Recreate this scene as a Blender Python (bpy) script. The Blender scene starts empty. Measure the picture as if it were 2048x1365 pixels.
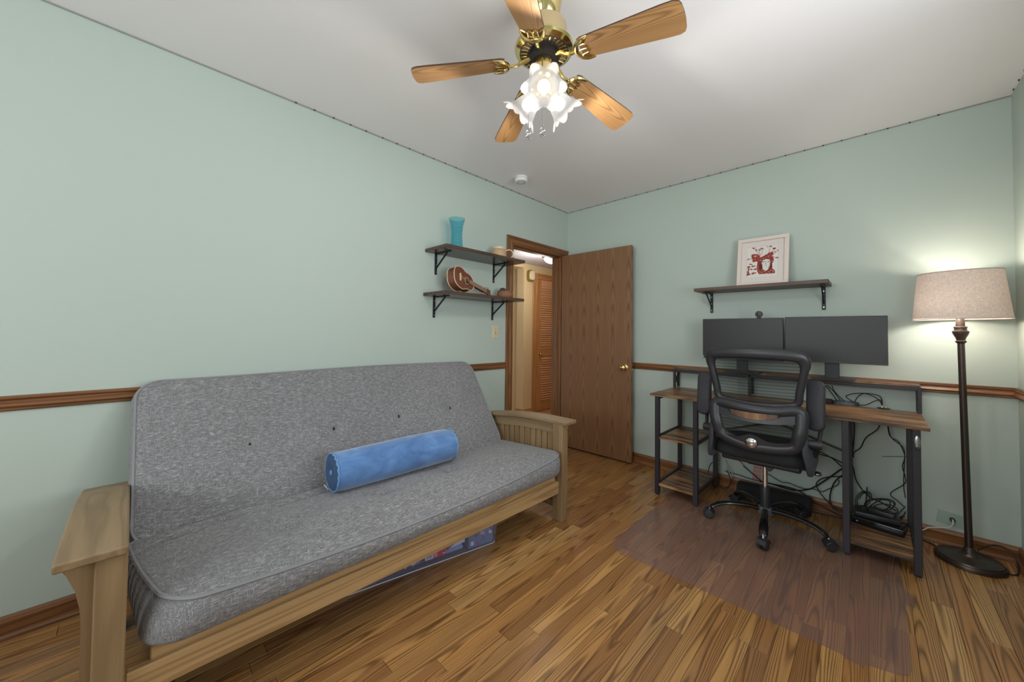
import bpy, bmesh, math, random
from mathutils import Vector, Matrix, noise as mnoise
R = random.Random(7)
S = bpy.context.scene
COL = S.collection
rad = math.radians
PI = math.pi

# ------------------------------------------------------------------ camera
CAM = Vector((2.39399, -3.31778, 1.19513))
YAW, PITCH, ROLL, FPX, PPY = -0.772862, 0.0253624, 0.0113211, 739.154, 647.52
fw0 = Vector((math.sin(YAW), math.cos(YAW), 0)); rt0 = Vector((math.cos(YAW), -math.sin(YAW), 0)); up = Vector((0, 0, 1))
fw = fw0 * math.cos(PITCH) + up * math.sin(PITCH)
up0 = up * math.cos(PITCH) - fw0 * math.sin(PITCH)
c_, s_ = math.cos(ROLL), math.sin(ROLL)
right = rt0 * c_ + up0 * s_
upv = up0 * c_ - rt0 * s_
cd = bpy.data.cameras.new('camera'); cam = bpy.data.objects.new('camera', cd); COL.objects.link(cam)
cd.sensor_fit = 'HORIZONTAL'; cd.sensor_width = 36.0; cd.lens = 36.0 * FPX / 2048.0
cd.shift_y = -(682.5 - PPY) / 2048.0
cd.clip_start = 0.02
M = Matrix((( right.x, upv.x, -fw.x, CAM.x), (right.y, upv.y, -fw.y, CAM.y), (right.z, upv.z, -fw.z, CAM.z), (0, 0, 0, 1)))
cam.matrix_world = M
S.camera = cam

# ------------------------------------------------------------------ world, lights, exposure
S.view_settings.view_transform = 'Standard'; S.view_settings.look = 'None'
S.view_settings.gamma = 1.0; S.view_settings.use_curve_mapping = False
S.view_settings.exposure = 0.08
W_ = bpy.data.worlds.new('world'); S.world = W_; W_.use_nodes = True
W_.node_tree.nodes['Background'].inputs[0].default_value = (0.80, 0.90, 1.0, 1)
W_.node_tree.nodes['Background'].inputs[1].default_value = 1.0

def area(name, loc, rot, sx, sy, power, col=(1, 1, 1)):
    l = bpy.data.lights.new(name, 'AREA'); l.shape = 'RECTANGLE'; l.size = sx; l.size_y = sy; l.energy = power; l.color = col
    o = bpy.data.objects.new(name, l); COL.objects.link(o); o.location = loc; o.rotation_euler = rot; return o
def point(name, loc, power, col, r=.03):
    l = bpy.data.lights.new(name, 'POINT'); l.energy = power; l.color = col; l.shadow_soft_size = r
    o = bpy.data.objects.new(name, l); COL.objects.link(o); o.location = loc; return o
# soft fill lights at two windows added out of view (rear and right-hand wall)
area('window_fill_rear', (1.55, -5.57, 1.50), (rad(94), 0, 0), 2.0, 1.2, 44, (.95, .98, 1.0))
area('window_fill_side', (3.2, -2.2, 1.50), (rad(128), 0, rad(90)), 1.5, 1.1, 36, (.95, .98, 1.0))  # fill tipped upward to brighten the ceiling

FAN = Vector((1.497, -2.238, 0))
LAMP = Vector((2.752, -.185, 0))
LIGHT_FAN, LIGHT_LAMP, LIGHT_HALL = 9.0, 2.4, 12

# ------------------------------------------------------------------ colour + materials
def lin(r, g, b):
    f = lambda v: (v / 255 / 12.92) if v / 255 <= .04045 else ((v / 255 + .055) / 1.055) ** 2.4
    return (f(r), f(g), f(b), 1)
class NT:
    def __init__(s, name):
        s.m = bpy.data.materials.new(name); s.m.use_nodes = True; s.t = s.m.node_tree; s.n = s.t.nodes
        s.b = s.n['Principled BSDF']; s.out = s.n['Material Output']
    def new(s, ty, **k):
        n = s.n.new(ty)
        for a, v in k.items(): setattr(n, a, v)
        return n
    def link(s, a, b): s.t.links.new(a, b)
    def val(s, sock, v):
        if hasattr(v, 'is_output'): s.link(v, sock)
        else: sock.default_value = v
    def math(s, op, a, b=0.0, c=None, clamp=False):
        n = s.new('ShaderNodeMath', operation=op, use_clamp=clamp); s.val(n.inputs[0], a); s.val(n.inputs[1], b)
        if c is not None: s.val(n.inputs[2], c)
        return n.outputs[0]
    def mix(s, f, a, b, blend='MIX'):
        n = s.new('ShaderNodeMix', data_type='RGBA', blend_type=blend); s.val(n.inputs[0], f); s.val(n.inputs[6], a); s.val(n.inputs[7], b); return n.outputs[2]
    def ramp(s, f, stops):
        n = s.new('ShaderNodeValToRGB'); e = n.color_ramp.elements
        while len(e) < len(stops): e.new(.5)
        for i, (p, c) in enumerate(stops): e[i].position = p; e[i].color = c
        s.val(n.inputs[0], f); return n.outputs[0]
    def noise(s, vec, scale=1, detail=2, rough=.5, dist=0):
        n = s.new('ShaderNodeTexNoise'); s.val(n.inputs['Vector'], vec); n.inputs['Scale'].default_value = scale
        n.inputs['Detail'].default_value = detail; n.inputs['Roughness'].default_value = rough; n.inputs['Distortion'].default_value = dist
        return n.outputs[0]
    def coords(s, scale=(1, 1, 1), rand=0.0, which='Object'):
        tc = s.new('ShaderNodeTexCoord'); v = tc.outputs[which]
        if rand:
            oi = s.new('ShaderNodeObjectInfo')
            vm = s.new('ShaderNodeVectorMath', operation='MULTIPLY'); cb = s.new('ShaderNodeCombineXYZ')
            for i, k in enumerate((37.1, 53.7, 71.3)): s.link(s.math('MULTIPLY', oi.outputs['Random'], k * rand), cb.inputs[i])
            va = s.new('ShaderNodeVectorMath', operation='ADD'); s.link(v, va.inputs[0]); s.link(cb.outputs[0], va.inputs[1]); v = va.outputs[0]
        mp = s.new('ShaderNodeVectorMath', operation='MULTIPLY'); s.link(v, mp.inputs[0]); mp.inputs[1].default_value = scale
        return mp.outputs[0]
    def bump(s, h, strength=.2, dist=.002):
        n = s.new('ShaderNodeBump'); n.inputs['Strength'].default_value = strength; n.inputs['Distance'].default_value = dist
        s.link(h, n.inputs['Height']); s.link(n.outputs[0], s.b.inputs['Normal'])
    def set(s, **k):
        for a, v in k.items():
            s.val(s.b.inputs[{'col': 'Base Color', 'rough': 'Roughness', 'metal': 'Metallic', 'spec': 'Specular IOR Level', 'trans': 'Transmission Weight',
                 'ior': 'IOR', 'coat': 'Coat Weight', 'alpha': 'Alpha', 'sheen': 'Sheen Weight', 'emc': 'Emission Color', 'ems': 'Emission Strength', 'coatr': 'Coat Roughness'}[a]], v)
        return s

def plain(name, col, rough=.5, metal=0, spec=.5, nz=0.0, nscale=60, bump=0.0, coat=0):
    t = NT(name); t.set(rough=rough, metal=metal, spec=spec, coat=coat)
    if nz or bump:
        n = t.noise(t.coords(), nscale, 3, .6)
        if nz: t.set(col=t.mix(t.math('MULTIPLY', n, nz), col, tuple(c * .55 for c in col[:3]) + (1,)))
        else: t.set(col=col)
        if bump: t.bump(n, bump, .002)
    else: t.set(col=col)
    return t.m

def wood(name, tones, dark, axis=1, cross=13.0, longs=1.0, rings=6.0, gmix=.55, fine=.35, rough=.35, rand=1.0, rep=None, coat=0.0, bump=.08, cath=None):
    """oak-like grain: contour lines of a stretched noise plus fine pores; tones picked per object"""
    t = NT(name)
    sc = [cross] * 3; sc[axis] = longs
    tc = t.new('ShaderNodeTexCoord')
    v = tc.outputs['Object']
    oi = t.new('ShaderNodeObjectInfo')
    if rep is not None:   # book-matched veneer: mirror the cross coordinate
        ax, w = rep
        sp = t.new('ShaderNodeSeparateXYZ'); t.link(v, sp.inputs[0]); cb = t.new('ShaderNodeCombineXYZ')
        for i in range(3):
            t.link(t.math('PINGPONG', t.math('ADD', sp.outputs[i], 3.0), w) if i == ax else sp.outputs[i], cb.inputs[i])
        v = cb.outputs[0]
    cb = t.new('ShaderNodeCombineXYZ')
    for i, k in enumerate((37.1, 53.7, 71.3)): t.link(t.math('MULTIPLY', oi.outputs['Random'], k * rand), cb.inputs[i])
    va = t.new('ShaderNodeVectorMath', operation='ADD'); t.link(v, va.inputs[0]); t.link(cb.outputs[0], va.inputs[1])
    def scaled(s):
        m = t.new('ShaderNodeVectorMath', operation='MULTIPLY'); t.link(va.outputs[0], m.inputs[0]); m.inputs[1].default_value = s; return m.outputs[0]
    if cath is None:
        n1 = t.noise(scaled(tuple(sc)), 1, 1.5, .45, .25)
    else:      # flat-sawn figure: nested arches along the board
        cax, cw, ca, cb_, cn = cath
        sp2 = t.new('ShaderNodeSeparateXYZ'); t.link(v, sp2.inputs[0])
        oo = t.math('MULTIPLY', t.math('SUBTRACT', t.math('FRACT', t.math('MULTIPLY', oi.outputs['Random'], 13.7)), .5), cw * 1.1) if rep is None else cw * .5
        q = t.math('DIVIDE', t.math('SUBTRACT', sp2.outputs[cax], oo), cw * .5)
        q = t.math('MULTIPLY', t.math('MULTIPLY', q, q), cb_)
        sg = t.math('SIGN', t.math('SUBTRACT', t.math('FRACT', t.math('MULTIPLY', oi.outputs['Random'], 29.3)), .5))
        s1 = [7.0] * 3; s1[axis] = 1.1
        nz_ = t.noise(scaled(tuple(s1)), 1, 2, .5, .3)
        s2_ = [40.0] * 3; s2_[axis] = 3.0
        nz2 = t.noise(scaled(tuple(s2_)), 1, 2, .5)
        n1 = t.math('ADD', t.math('ADD', t.math('MULTIPLY', t.math('MULTIPLY', sp2.outputs[axis], ca), sg), q), t.math('ADD', t.math('MULTIPLY', nz_, cn), t.math('MULTIPLY', nz2, .22)))
        rings_ = rings; 
    g = t.math('SINE', t.math('MULTIPLY', n1, rings * 6.283))
    g = t.math('POWER', t.math('MULTIPLY_ADD', g, .5, .5), 2.2)
    f = [230.0] * 3; f[axis] = 5.0
    n2 = t.noise(scaled(tuple(f)), 1, 2, .6)
    m_ = [26.0] * 3; m_[axis] = 1.2
    n3 = t.noise(scaled(tuple(m_)), 1, 2, .5)
    if len(tones) > 1:
        base = t.ramp(oi.outputs['Random'], [(i / (len(tones) - 1), c) for i, c in enumerate(tones)])
    else: base = tones[0]
    k = t.math('ADD', t.math('MULTIPLY', g, gmix), t.math('MULTIPLY', t.math('SUBTRACT', n2, .35), fine), clamp=True)
    k = t.math('ADD', k, t.math('MULTIPLY', t.math('SUBTRACT', n3, .45), .55), clamp=True)
    t.set(col=t.mix(k, base, dark), rough=rough, coat=coat, coatr=.12)
    if bump: t.bump(t.math('ADD', n2, g), bump, .0008)
    return t.m

WOODTONES = [lin(172, 126, 76), lin(190, 142, 84), lin(158, 112, 66), lin(184, 130, 74), lin(200, 152, 92), lin(164, 118, 72), lin(188, 138, 82), lin(150, 104, 64), lin(206, 162, 102), lin(176, 126, 74)]
m_plank = wood('oak_plank', WOODTONES, lin(82, 50, 26), 1, 0, 0, 2.0, .60, .55, .30, coat=.25, cath=(0, .066, 1.3, 1.0, 2.6))
m_subfloor = plain('subfloor_gap', lin(48, 30, 18), .8)
m_trim = wood('oak_trim_x', [lin(146, 98, 58)], lin(76, 46, 24), 0, 30, .9, 5, .5, .6, .38)
m_trimy = wood('oak_trim_y', [lin(136, 90, 54)], lin(70, 43, 24), 1, 30, .9, 5, .5, .6, .38)
m_trimz = wood('oak_trim_z', [lin(142, 98, 60)], lin(78, 48, 26), 2, 30, .9, 5, .5, .6, .38)
m_door = wood('oak_door_veneer', [lin(142, 104, 72)], lin(92, 60, 36), 2, 0, 0, 3.0, .5, .45, .42, rep=(0, .080), bump=.04, cath=(0, .16, 1.5, 2.4, .9))
m_hallwood = wood('oak_hall', [lin(202, 150, 98)], lin(150, 92, 46), 2, 22, .9, 4, .45, .4, .4)
m_hallwoody = wood('oak_hall_y', [lin(202, 150, 98)], lin(150, 98, 54), 1, 22, .9, 4, .45, .4, .4)
m_slat = wood('louver_slat_wood', [lin(232, 178, 138), lin(226, 170, 128)], lin(190, 130, 88), 1, 22, .9, 3, .3, .3, .4)
m_futonx = wood('futon_oak_x', [lin(148, 124, 92)], lin(104, 82, 56), 0, 16, 1.0, 4, .4, .45, .5)
m_futony_lit = wood('futon_oak_y_lit', [lin(196, 160, 112)], lin(136, 102, 66), 1, 16, .8, 6, .5, .5, .5)  # lighter than the other oak: light on the apron put into the colour
m_futonz = wood('futon_oak_z', [lin(150, 124, 90)], lin(108, 84, 56), 2, 16, 1.0, 4, .35, .45, .5)
m_blade = wood('fan_blade_oak', [lin(188, 144, 96)], lin(118, 80, 44), 0, 0, 0, 3.2, .55, .35, .42, cath=(1, .085, 3.0, 1.6, 1.3))
m_bladeedge = plain('blade_edge_dark', lin(70, 44, 26), .5)
m_shelf = wood('shelf_walnut', [lin(84, 62, 52)], lin(50, 36, 30), 1, 16, 1, 4, .5, .4, .26)
m_shelfx = wood('shelf_walnut_x', [lin(96, 72, 58)], lin(56, 40, 32), 0, 16, 1, 4, .5, .4, .45)
def rustic():
    t = NT('desk_rustic_wood')
    n1 = t.noise(t.coords((2.2, 22, 22), .3), 1, 3, .6, .4)
    n2 = t.noise(t.coords((6, 120, 120), .3), 1, 2, .6)
    n3 = t.noise(t.coords((5, 9, 9), .3), 1, 3, .65)
    k = t.math('ADD', t.math('MULTIPLY', n1, .75), t.math('MULTIPLY', t.math('SUBTRACT', n2, .5), .45))
    col = t.ramp(k, [(.25, lin(54, 42, 35)), (.34, lin(110, 80, 58)), (.42, lin(160, 116, 76)), (.53, lin(202, 154, 104))])
    col = t.mix(t.math('MULTIPLY', t.math('SUBTRACT', n3, .48, clamp=True), 3.2, clamp=True), col, lin(58, 46, 38))
    t.set(col=col, rough=.34); return t.m
m_rustic = rustic()

def wallpaint(name, col, sc=900):
    t = NT(name); t.set(col=col, rough=.55, spec=.35)
    t.bump(t.noise(t.coords(), 260, 3, .6), .05, .001); return t.m
m_wall = wallpaint('green_wall_paint', lin(184, 197, 188))
m_ceil = wallpaint('ceiling_paint', lin(236, 233, 233))
m_hallwall = wallpaint('beige_hall_paint', lin(226, 204, 162))
m_hallceil = wallpaint('hall_ceiling_paint', lin(208, 206, 212))
m_white = plain('white_plastic', lin(228, 228, 226), .4)
m_ivory = plain('ivory_plastic', lin(214, 200, 170), .4)
m_almond = plain('almond_cover', lin(232, 222, 190), .35)
m_chimebrass = plain('chime_olive_brass', lin(150, 132, 60), .35, .5)
m_brass = plain('polished_brass', lin(224, 202, 142), .16, 1.0)
m_brasssatin = plain('satin_brass', lin(206, 186, 144), .34, .7)
m_brassknob = plain('knob_brass', lin(222, 196, 130), .16, 1.0)
m_blackhole = plain('dark_void', lin(30, 26, 24), .7)
m_chrome = plain('chrome', lin(225, 225, 228), .1, 1.0)
m_satinchrome = plain('satin_chrome', lin(176, 174, 176), .28, 1.0)
m_blackmetal = plain('black_powder_metal', lin(52, 50, 56), .42, .2, nz=.2)
m_bracket = plain('black_bracket', lin(30, 34, 38), .45, .3)
m_blackplastic = plain('black_plastic', lin(44, 44, 48), .38)
m_softblack = plain('black_soft_pad', lin(52, 52, 58), .62, bump=.1, nscale=300)
m_glossblack = plain('gloss_black', lin(24, 24, 26), .16)
m_cable = plain('black_cable', lin(26, 27, 29), .5)
m_whitecable = plain('white_cable', lin(206, 204, 198), .5)
m_seatmesh = plain('seat_black_mesh', lin(34, 34, 37), .8, bump=.4, nscale=600)
m_screen = plain('screen_dark', lin(30, 28, 29), .4, nz=.35, nscale=14)
m_bezel = plain('bezel_dark', lin(40, 40, 44), .4)
m_bronze = plain('lamp_dark_bronze', lin(78, 68, 62), .34, .65, nz=.2)
m_frame = plain('frame_white_wood', lin(226, 212, 204), .5)
m_mat_board = plain('mount_board', lin(222, 214, 208), .8)
m_paper = plain('print_paper', lin(226, 222, 216), .8)
def inkmat():
    t = NT('print_red_ink'); n = t.noise(t.coords(), 95, 3, .6)
    t.set(col=t.ramp(n, [(.42, lin(134, 48, 40)), (.56, lin(158, 70, 58)), (.66, lin(214, 160, 148))]), rough=.8); return t.m
m_ink = inkmat()
m_inkdark = plain('print_dark_ink', lin(84, 44, 40), .8)
def heather(name, a, b, c, ax=(0, 1)):
    t = NT(name)
    s1 = [560.0] * 3; s1[ax[0]] = 40.0
    s2 = [50.0, 560.0, 50.0]
    n1 = t.noise(t.coords(tuple(s1)), 1, 2, .6); n2 = t.noise(t.coords(tuple(s2)), 1, 2, .6)
    n3 = t.noise(t.coords(), 7, 3, .6)
    h = t.math('MAXIMUM', t.math('MULTIPLY', t.math('SUBTRACT', n1, .53, clamp=True), 6.5, clamp=True), t.math('MULTIPLY', t.math('SUBTRACT', n2, .57, clamp=True), 5, clamp=True))
    d = t.math('MULTIPLY', t.math('SUBTRACT', .47, t.math('MULTIPLY', t.math('ADD', n1, n2), .5), clamp=True), 7, clamp=True)
    col = t.mix(h, t.mix(d, a, b), c)
    col = t.mix(t.math('MULTIPLY', n3, .25), col, b)
    t.set(col=col, rough=.9, spec=.15, sheen=.15); t.bump(t.math('ADD', n1, n2), .3, .0012); return t.m
m_fabric = heather('grey_heather_linen', lin(122, 121, 123), lin(88, 88, 92), lin(176, 176, 178))
m_piping = plain('grey_piping', lin(136, 136, 139), .85, bump=.3, nscale=500)
m_shade = None
def shademat():
    t = NT('linen_lampshade'); n1 = t.noise(t.coords((60, 60, 500)), 1, 2, .6); n2 = t.noise(t.coords((500, 500, 40)), 1, 2, .6)
    k = t.math('MULTIPLY', t.math('SUBTRACT', t.math('ADD', n1, n2), .72, clamp=True), 1.6, clamp=True)
    col = t.mix(k, lin(232, 216, 204), lin(192, 174, 162))
    d = t.new('ShaderNodeBsdfDiffuse'); tr = t.new('ShaderNodeBsdfTranslucent'); mx = t.new('ShaderNodeMixShader'); mx.inputs[0].default_value = .045
    t.link(col, d.inputs[0]); t.link(col, tr.inputs[0]); t.link(d.outputs[0], mx.inputs[1]); t.link(tr.outputs[0], mx.inputs[2]); t.link(mx.outputs[0], t.out.inputs[0]); return t.m
m_shade = shademat()
m_shadein = plain('shade_white_lining', lin(236, 226, 222), .7)
def velvet():
    t = NT('blue_velvet'); n = t.noise(t.coords((9, 5, 9)), 1, 4, .65, .8)
    t.set(col=t.ramp(n, [(.3, lin(64, 100, 152)), (.55, lin(88, 128, 182)), (.75, lin(112, 152, 200))]), rough=.75, spec=.2, sheen=.5); return t.m
m_velvet = velvet()
m_velvetd = plain('blue_velvet_end', lin(60, 86, 122), .8)
m_velvetp = plain('blue_piping', lin(110, 150, 196), .7)
def frontfresnel(t, ior):
    fr = t.new('ShaderNodeFresnel'); fr.inputs[0].default_value = ior; g = t.new('ShaderNodeNewGeometry')
    return t.math('MULTIPLY', fr.outputs[0], t.math('SUBTRACT', 1.0, g.outputs['Backfacing']))
def glass(name, col, rough=.0, alpha=.55, dcol=None):
    t = NT(name)
    tr = t.new('ShaderNodeBsdfTransparent'); tr.inputs[0].default_value = col
    gl = t.new('ShaderNodeBsdfGlossy'); gl.inputs['Roughness'].default_value = rough + .03
    df = t.new('ShaderNodeBsdfDiffuse'); df.inputs[0].default_value = dcol or col
    m1 = t.new('ShaderNodeMixShader'); m1.inputs[0].default_value = 1 - alpha; t.link(tr.outputs[0], m1.inputs[1]); t.link(df.outputs[0], m1.inputs[2])
    fr = frontfresnel(t, 1.45)
    m2 = t.new('ShaderNodeMixShader'); t.link(fr, m2.inputs[0]); t.link(m1.outputs[0], m2.inputs[1]); t.link(gl.outputs[0], m2.inputs[2])
    t.link(m2.outputs[0], t.out.inputs[0]); return t.m
m_vase = glass('teal_glass', lin(216, 244, 249), 0, .94, lin(70, 176, 198))
m_bin = glass('clear_bin_plastic', lin(236, 238, 250), .1, .84, lin(196, 204, 240))
m_clear = glass('clear_sheet', lin(246, 250, 248), .1, .95)
m_chairmat = None
def floormat():
    t = NT('smoky_chair_mat')
    tr = t.new('ShaderNodeBsdfTransparent'); tr.inputs[0].default_value = lin(248, 244, 243)
    d = t.new('ShaderNodeBsdfDiffuse'); d.inputs[0].default_value = lin(184, 158, 152)
    gl = t.new('ShaderNodeBsdfGlossy'); gl.inputs['Roughness'].default_value = .22; gl.inputs[0].default_value = (.9, .9, .9, 1)
    m1 = t.new('ShaderNodeMixShader'); m1.inputs[0].default_value = .15; t.link(tr.outputs[0], m1.inputs[1]); t.link(d.outputs[0], m1.inputs[2])
    fr = frontfresnel(t, 1.4)
    m2 = t.new('ShaderNodeMixShader'); t.link(fr, m2.inputs[0]); t.link(m1.outputs[0], m2.inputs[1]); t.link(gl.outputs[0], m2.inputs[2])
    t.link(m2.outputs[0], t.out.inputs[0]); return t.m
m_chairmat = floormat()
def frosted():
    t = NT('frosted_tulip_glass')
    d = t.new('ShaderNodeBsdfDiffuse'); d.inputs[0].default_value = (.8, .8, .8, 1)
    tr = t.new('ShaderNodeBsdfTranslucent'); tr.inputs[0].default_value = (.8, .8, .8, 1)
    tp = t.new('ShaderNodeBsdfTransparent'); gl = t.new('ShaderNodeBsdfGlossy'); gl.inputs['Roughness'].default_value = .15
    m1 = t.new('ShaderNodeMixShader'); m1.inputs[0].default_value = .6; t.link(d.outputs[0], m1.inputs[1]); t.link(tr.outputs[0], m1.inputs[2])
    m2 = t.new('ShaderNodeMixShader'); m2.inputs[0].default_value = .36; t.link(m1.outputs[0], m2.inputs[1]); t.link(tp.outputs[0], m2.inputs[2])
    m3 = t.new('ShaderNodeMixShader'); m3.inputs[0].default_value = .06; t.link(m2.outputs[0], m3.inputs[1]); t.link(gl.outputs[0], m3.inputs[2])
    t.link(m3.outputs[0], t.out.inputs[0]); return t.m
m_frost = frosted()
def meshcloth():
    t = NT('chair_mesh_cloth')
    w = t.new('ShaderNodeTexWave'); w.wave_type = 'BANDS'; w.bands_direction = 'Z'; w.inputs['Scale'].default_value = 17; w.inputs['Distortion'].default_value = .3
    t.link(t.coords(), w.inputs['Vector'])
    tr = t.new('ShaderNodeBsdfTransparent'); d = t.new('ShaderNodeBsdfDiffuse'); d.inputs[0].default_value = lin(40, 42, 42)
    mx = t.new('ShaderNodeMixShader'); t.link(t.math('MULTIPLY_ADD', w.outputs['Fac'], .3, .34), mx.inputs[0])
    t.link(tr.outputs[0], mx.inputs[1]); t.link(d.outputs[0], mx.inputs[2]); t.link(mx.outputs[0], t.out.inputs[0]); return t.m
m_mesh = meshcloth()
def emit(name, col, st):
    t = NT(name); t.set(col=col, emc=col, ems=st, rough=.4); return t.m
m_bulb = emit('lit_bulb', (1, .94, .85, 1), 2.4)
m_lampbulb = emit('lamp_bulb_lit', (1, .86, .7, 1), 3)
m_dome = emit('lit_dome', (1, .97, .92, 1), 1.6)
m_pewter = plain('pewter_rim', lin(96, 92, 94), .35, .7)
m_ukewood = wood('ukulele_mahogany', [lin(124, 74, 54)], lin(84, 44, 32), 0, 40, 3, 3, .35, .5, .4)
m_ukebind = plain('cream_binding', lin(222, 196, 160), .5)
m_ukeneck = plain('rosewood_fretboard', lin(112, 78, 60), .5)
m_cream = plain('cream_ceramic', lin(216, 196, 164), .3)
m_tan = plain('tan_glaze', lin(190, 158, 120), .35)
m_basket = plain('woven_basket', lin(148, 104, 78), .8, nz=.5, nscale=120)
m_cactus = plain('cactus_dark', lin(70, 62, 60), .8, nz=.5, nscale=80)
m_foam = plain('black_foam_cover', lin(34, 33, 36), .85, bump=.25, nscale=150)
m_red = plain('red_card', lin(232, 24, 46), .4)
m_whitecard = plain('white_card', lin(244, 244, 248), .6)
m_barcode = plain('barcode_ink', lin(40, 44, 50), .7)
m_teal = plain('teal_card', lin(52, 120, 128), .6)
m_slatecard = plain('slate_card', lin(128, 144, 178), .6, nz=.5, nscale=70)  # card tone raised in place of light missing under the futon
m_pinkdot = plain('pink_print', lin(240, 96, 130), .6)
m_bluebag = plain('blue_tissue', lin(176, 190, 238), .7, nz=.4, nscale=20)  # tissue brightened in colour to make up for dim light under the futon
m_orange = plain('orange_tape', lin(226, 70, 40), .5)
m_tagpaper = plain('tag_paper', lin(190, 170, 164), .7)
m_tagred = plain('tag_red', lin(186, 126, 122), .7)
m_daylens = plain('window_frame_white', lin(220, 220, 218), .5)

# ------------------------------------------------------------------ geometry helpers
class MB:
    def __init__(s): s.v = []; s.f = []; s.mi = []
    def add(s, vs, fs, mi=0):
        o = len(s.v); s.v += [tuple(v) for v in vs]; s.f += [tuple(i + o for i in f) for f in fs]; s.mi += [mi] * len(fs); return s
    def box(s, c, d, bev=0.0, rot=None, seg=1, mi=0):
        bm = bmesh.new(); bmesh.ops.create_cube(bm, size=1)
        bmesh.ops.scale(bm, vec=d, verts=bm.verts)
        if bev > 0: bmesh.ops.bevel(bm, geom=list(bm.edges), offset=bev, segments=seg, profile=.5, affect='EDGES')
        if rot is not None: bmesh.ops.transform(bm, matrix=rot.to_4x4(), verts=bm.verts)
        bm.verts.index_update()
        s.add([Vector(c) + v.co for v in bm.verts], [[v.index for v in f.verts] for f in bm.faces], mi); bm.free(); return s
    def bar(s, p0, p1, w, h=None, bev=0.0, upv=(0, 0, 1), mi=0):
        p0, p1 = Vector(p0), Vector(p1); d = p1 - p0; L = d.length; z = d.normalized(); u = Vector(upv)
        if abs(z.dot(u)) > .98: u = Vector((0, 1, 0))
        x = u.cross(z).normalized(); y = z.cross(x)
        m = Matrix((x, y, z)).transposed()
        return s.box((p0 + p1) / 2, (w, h or w, L), bev, m, mi=mi)
    def cyl(s, p0, p1, r0, r1=None, n=16, cap=True, mi=0):
        p0, p1 = Vector(p0), Vector(p1); r1 = r0 if r1 is None else r1
        return s.lathe([(r0, 0), (r1, (p1 - p0).length)], p0, (p1 - p0), n, cap, mi=mi)
    def lathe(s, prof, o=(0, 0, 0), axis=(0, 0, 1), n=24, cap=True, mod=None, mi=0):
        o = Vector(o); z = Vector(axis).normalized(); u = Vector((0, 0, 1)) if abs(z.z) < .9 else Vector((1, 0, 0))
        x = u.cross(z).normalized(); y = z.cross(x); vs = []
        if abs(z.z) > .9: x, y = Vector((1, 0, 0)), Vector((0, 1, 0)) * (1 if z.z > 0 else -1)
        for j, (r, h) in enumerate(prof):
            for i in range(n):
                a = 2 * PI * i / n; rr, hh = (r, h) if mod is None else mod(r, h, a, j)
                vs.append(o + z * hh + (x * math.cos(a) + y * math.sin(a)) * rr)
        fs = [(j * n + i, j * n + (i + 1) % n, (j + 1) * n + (i + 1) % n, (j + 1) * n + i) for j in range(len(prof) - 1) for i in range(n)]
        if cap:
            if prof[0][0] > 1e-5: fs.append(tuple(range(n - 1, -1, -1)))
            if prof[-1][0] > 1e-5: fs.append(tuple((len(prof) - 1) * n + i for i in range(n)))
        return s.add(vs, fs, mi)
    def sweep(s, path, sec, closed=False, upv=None, cap=True, mi=0):
        """sec(i,t)-> list of (a,b) offsets in the frame (side, up)"""
        P = [Vector(p) for p in path]; N = len(P); vs = []; x = None; K = 0
        for i in range(N):
            if closed: t = P[(i + 1) % N] - P[i - 1]
            else: t = P[min(i + 1, N - 1)] - P[max(i - 1, 0)]
            t.normalize()
            if upv is not None:
                u = Vector(upv); x = t.cross(u)
                if x.length < 1e-4: x = Vector((1, 0, 0))
                x.normalize()
            else:
                if x is None:
                    u = Vector((0, 0, 1)) if abs(t.z) < .9 else Vector((1, 0, 0)); x = t.cross(u).normalized()
                else: x = (x - t * x.dot(t)).normalized()
            y = x.cross(t).normalized()
            q = sec(i, i / max(1, N - 1)); K = len(q)
            for a, b in q: vs.append(P[i] + x * a + y * b)
        fs = []
        for i in range(N if closed else N - 1):
            j = (i + 1) % N
            for k in range(K):
                fs.append((i * K + k, i * K + (k + 1) % K, j * K + (k + 1) % K, j * K + k))
        if cap and not closed:
            fs.append(tuple(range(K - 1, -1, -1))); fs.append(tuple((N - 1) * K + k for k in range(K)))
        return s.add(vs, fs, mi)
    def tube(s, path, r, n=8, closed=False, upv=None, smooth=0, mi=0):
        if smooth: path = spline(path, smooth, closed)
        rf = r if callable(r) else (lambda t: r)
        return s.sweep(path, lambda i, t: [(rf(t) * math.cos(2 * PI * k / n), rf(t) * math.sin(2 * PI * k / n)) for k in range(n)], closed, upv, mi=mi)
    def prism(s, poly, fn0, fn1, mi=0):
        """poly list of 2-D pts; fn0/fn1 map (a,b)->3-D for both faces"""
        n = len(poly); vs = [fn0(*p) for p in poly] + [fn1(*p) for p in poly]
        fs = [tuple(range(n - 1, -1, -1)), tuple(range(n, 2 * n))] + [(i, (i + 1) % n, (i + 1) % n + n, i + n) for i in range(n)]
        return s.add(vs, fs, mi)
    def sphere(s, c, r, n=12, m=8, sc=(1, 1, 1), mi=0):
        c = Vector(c); vs = [c + Vector((0, 0, r * sc[2]))]; fs = []
        for j in range(1, m):
            for i in range(n):
                a, b = 2 * PI * i / n, PI * j / m
                vs.append(c + Vector((r * sc[0] * math.sin(b) * math.cos(a), r * sc[1] * math.sin(b) * math.sin(a), r * sc[2] * math.cos(b))))
        vs.append(c - Vector((0, 0, r * sc[2]))); L = len(vs) - 1
        for i in range(n): fs.append((0, 1 + i, 1 + (i + 1) % n)); fs.append((L, 1 + (m - 2) * n + (i + 1) % n, 1 + (m - 2) * n + i))
        for j in range(m - 2):
            for i in range(n): fs.append((1 + j * n + i, 1 + (j + 1) * n + i, 1 + (j + 1) * n + (i + 1) % n, 1 + j * n + (i + 1) % n))
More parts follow.
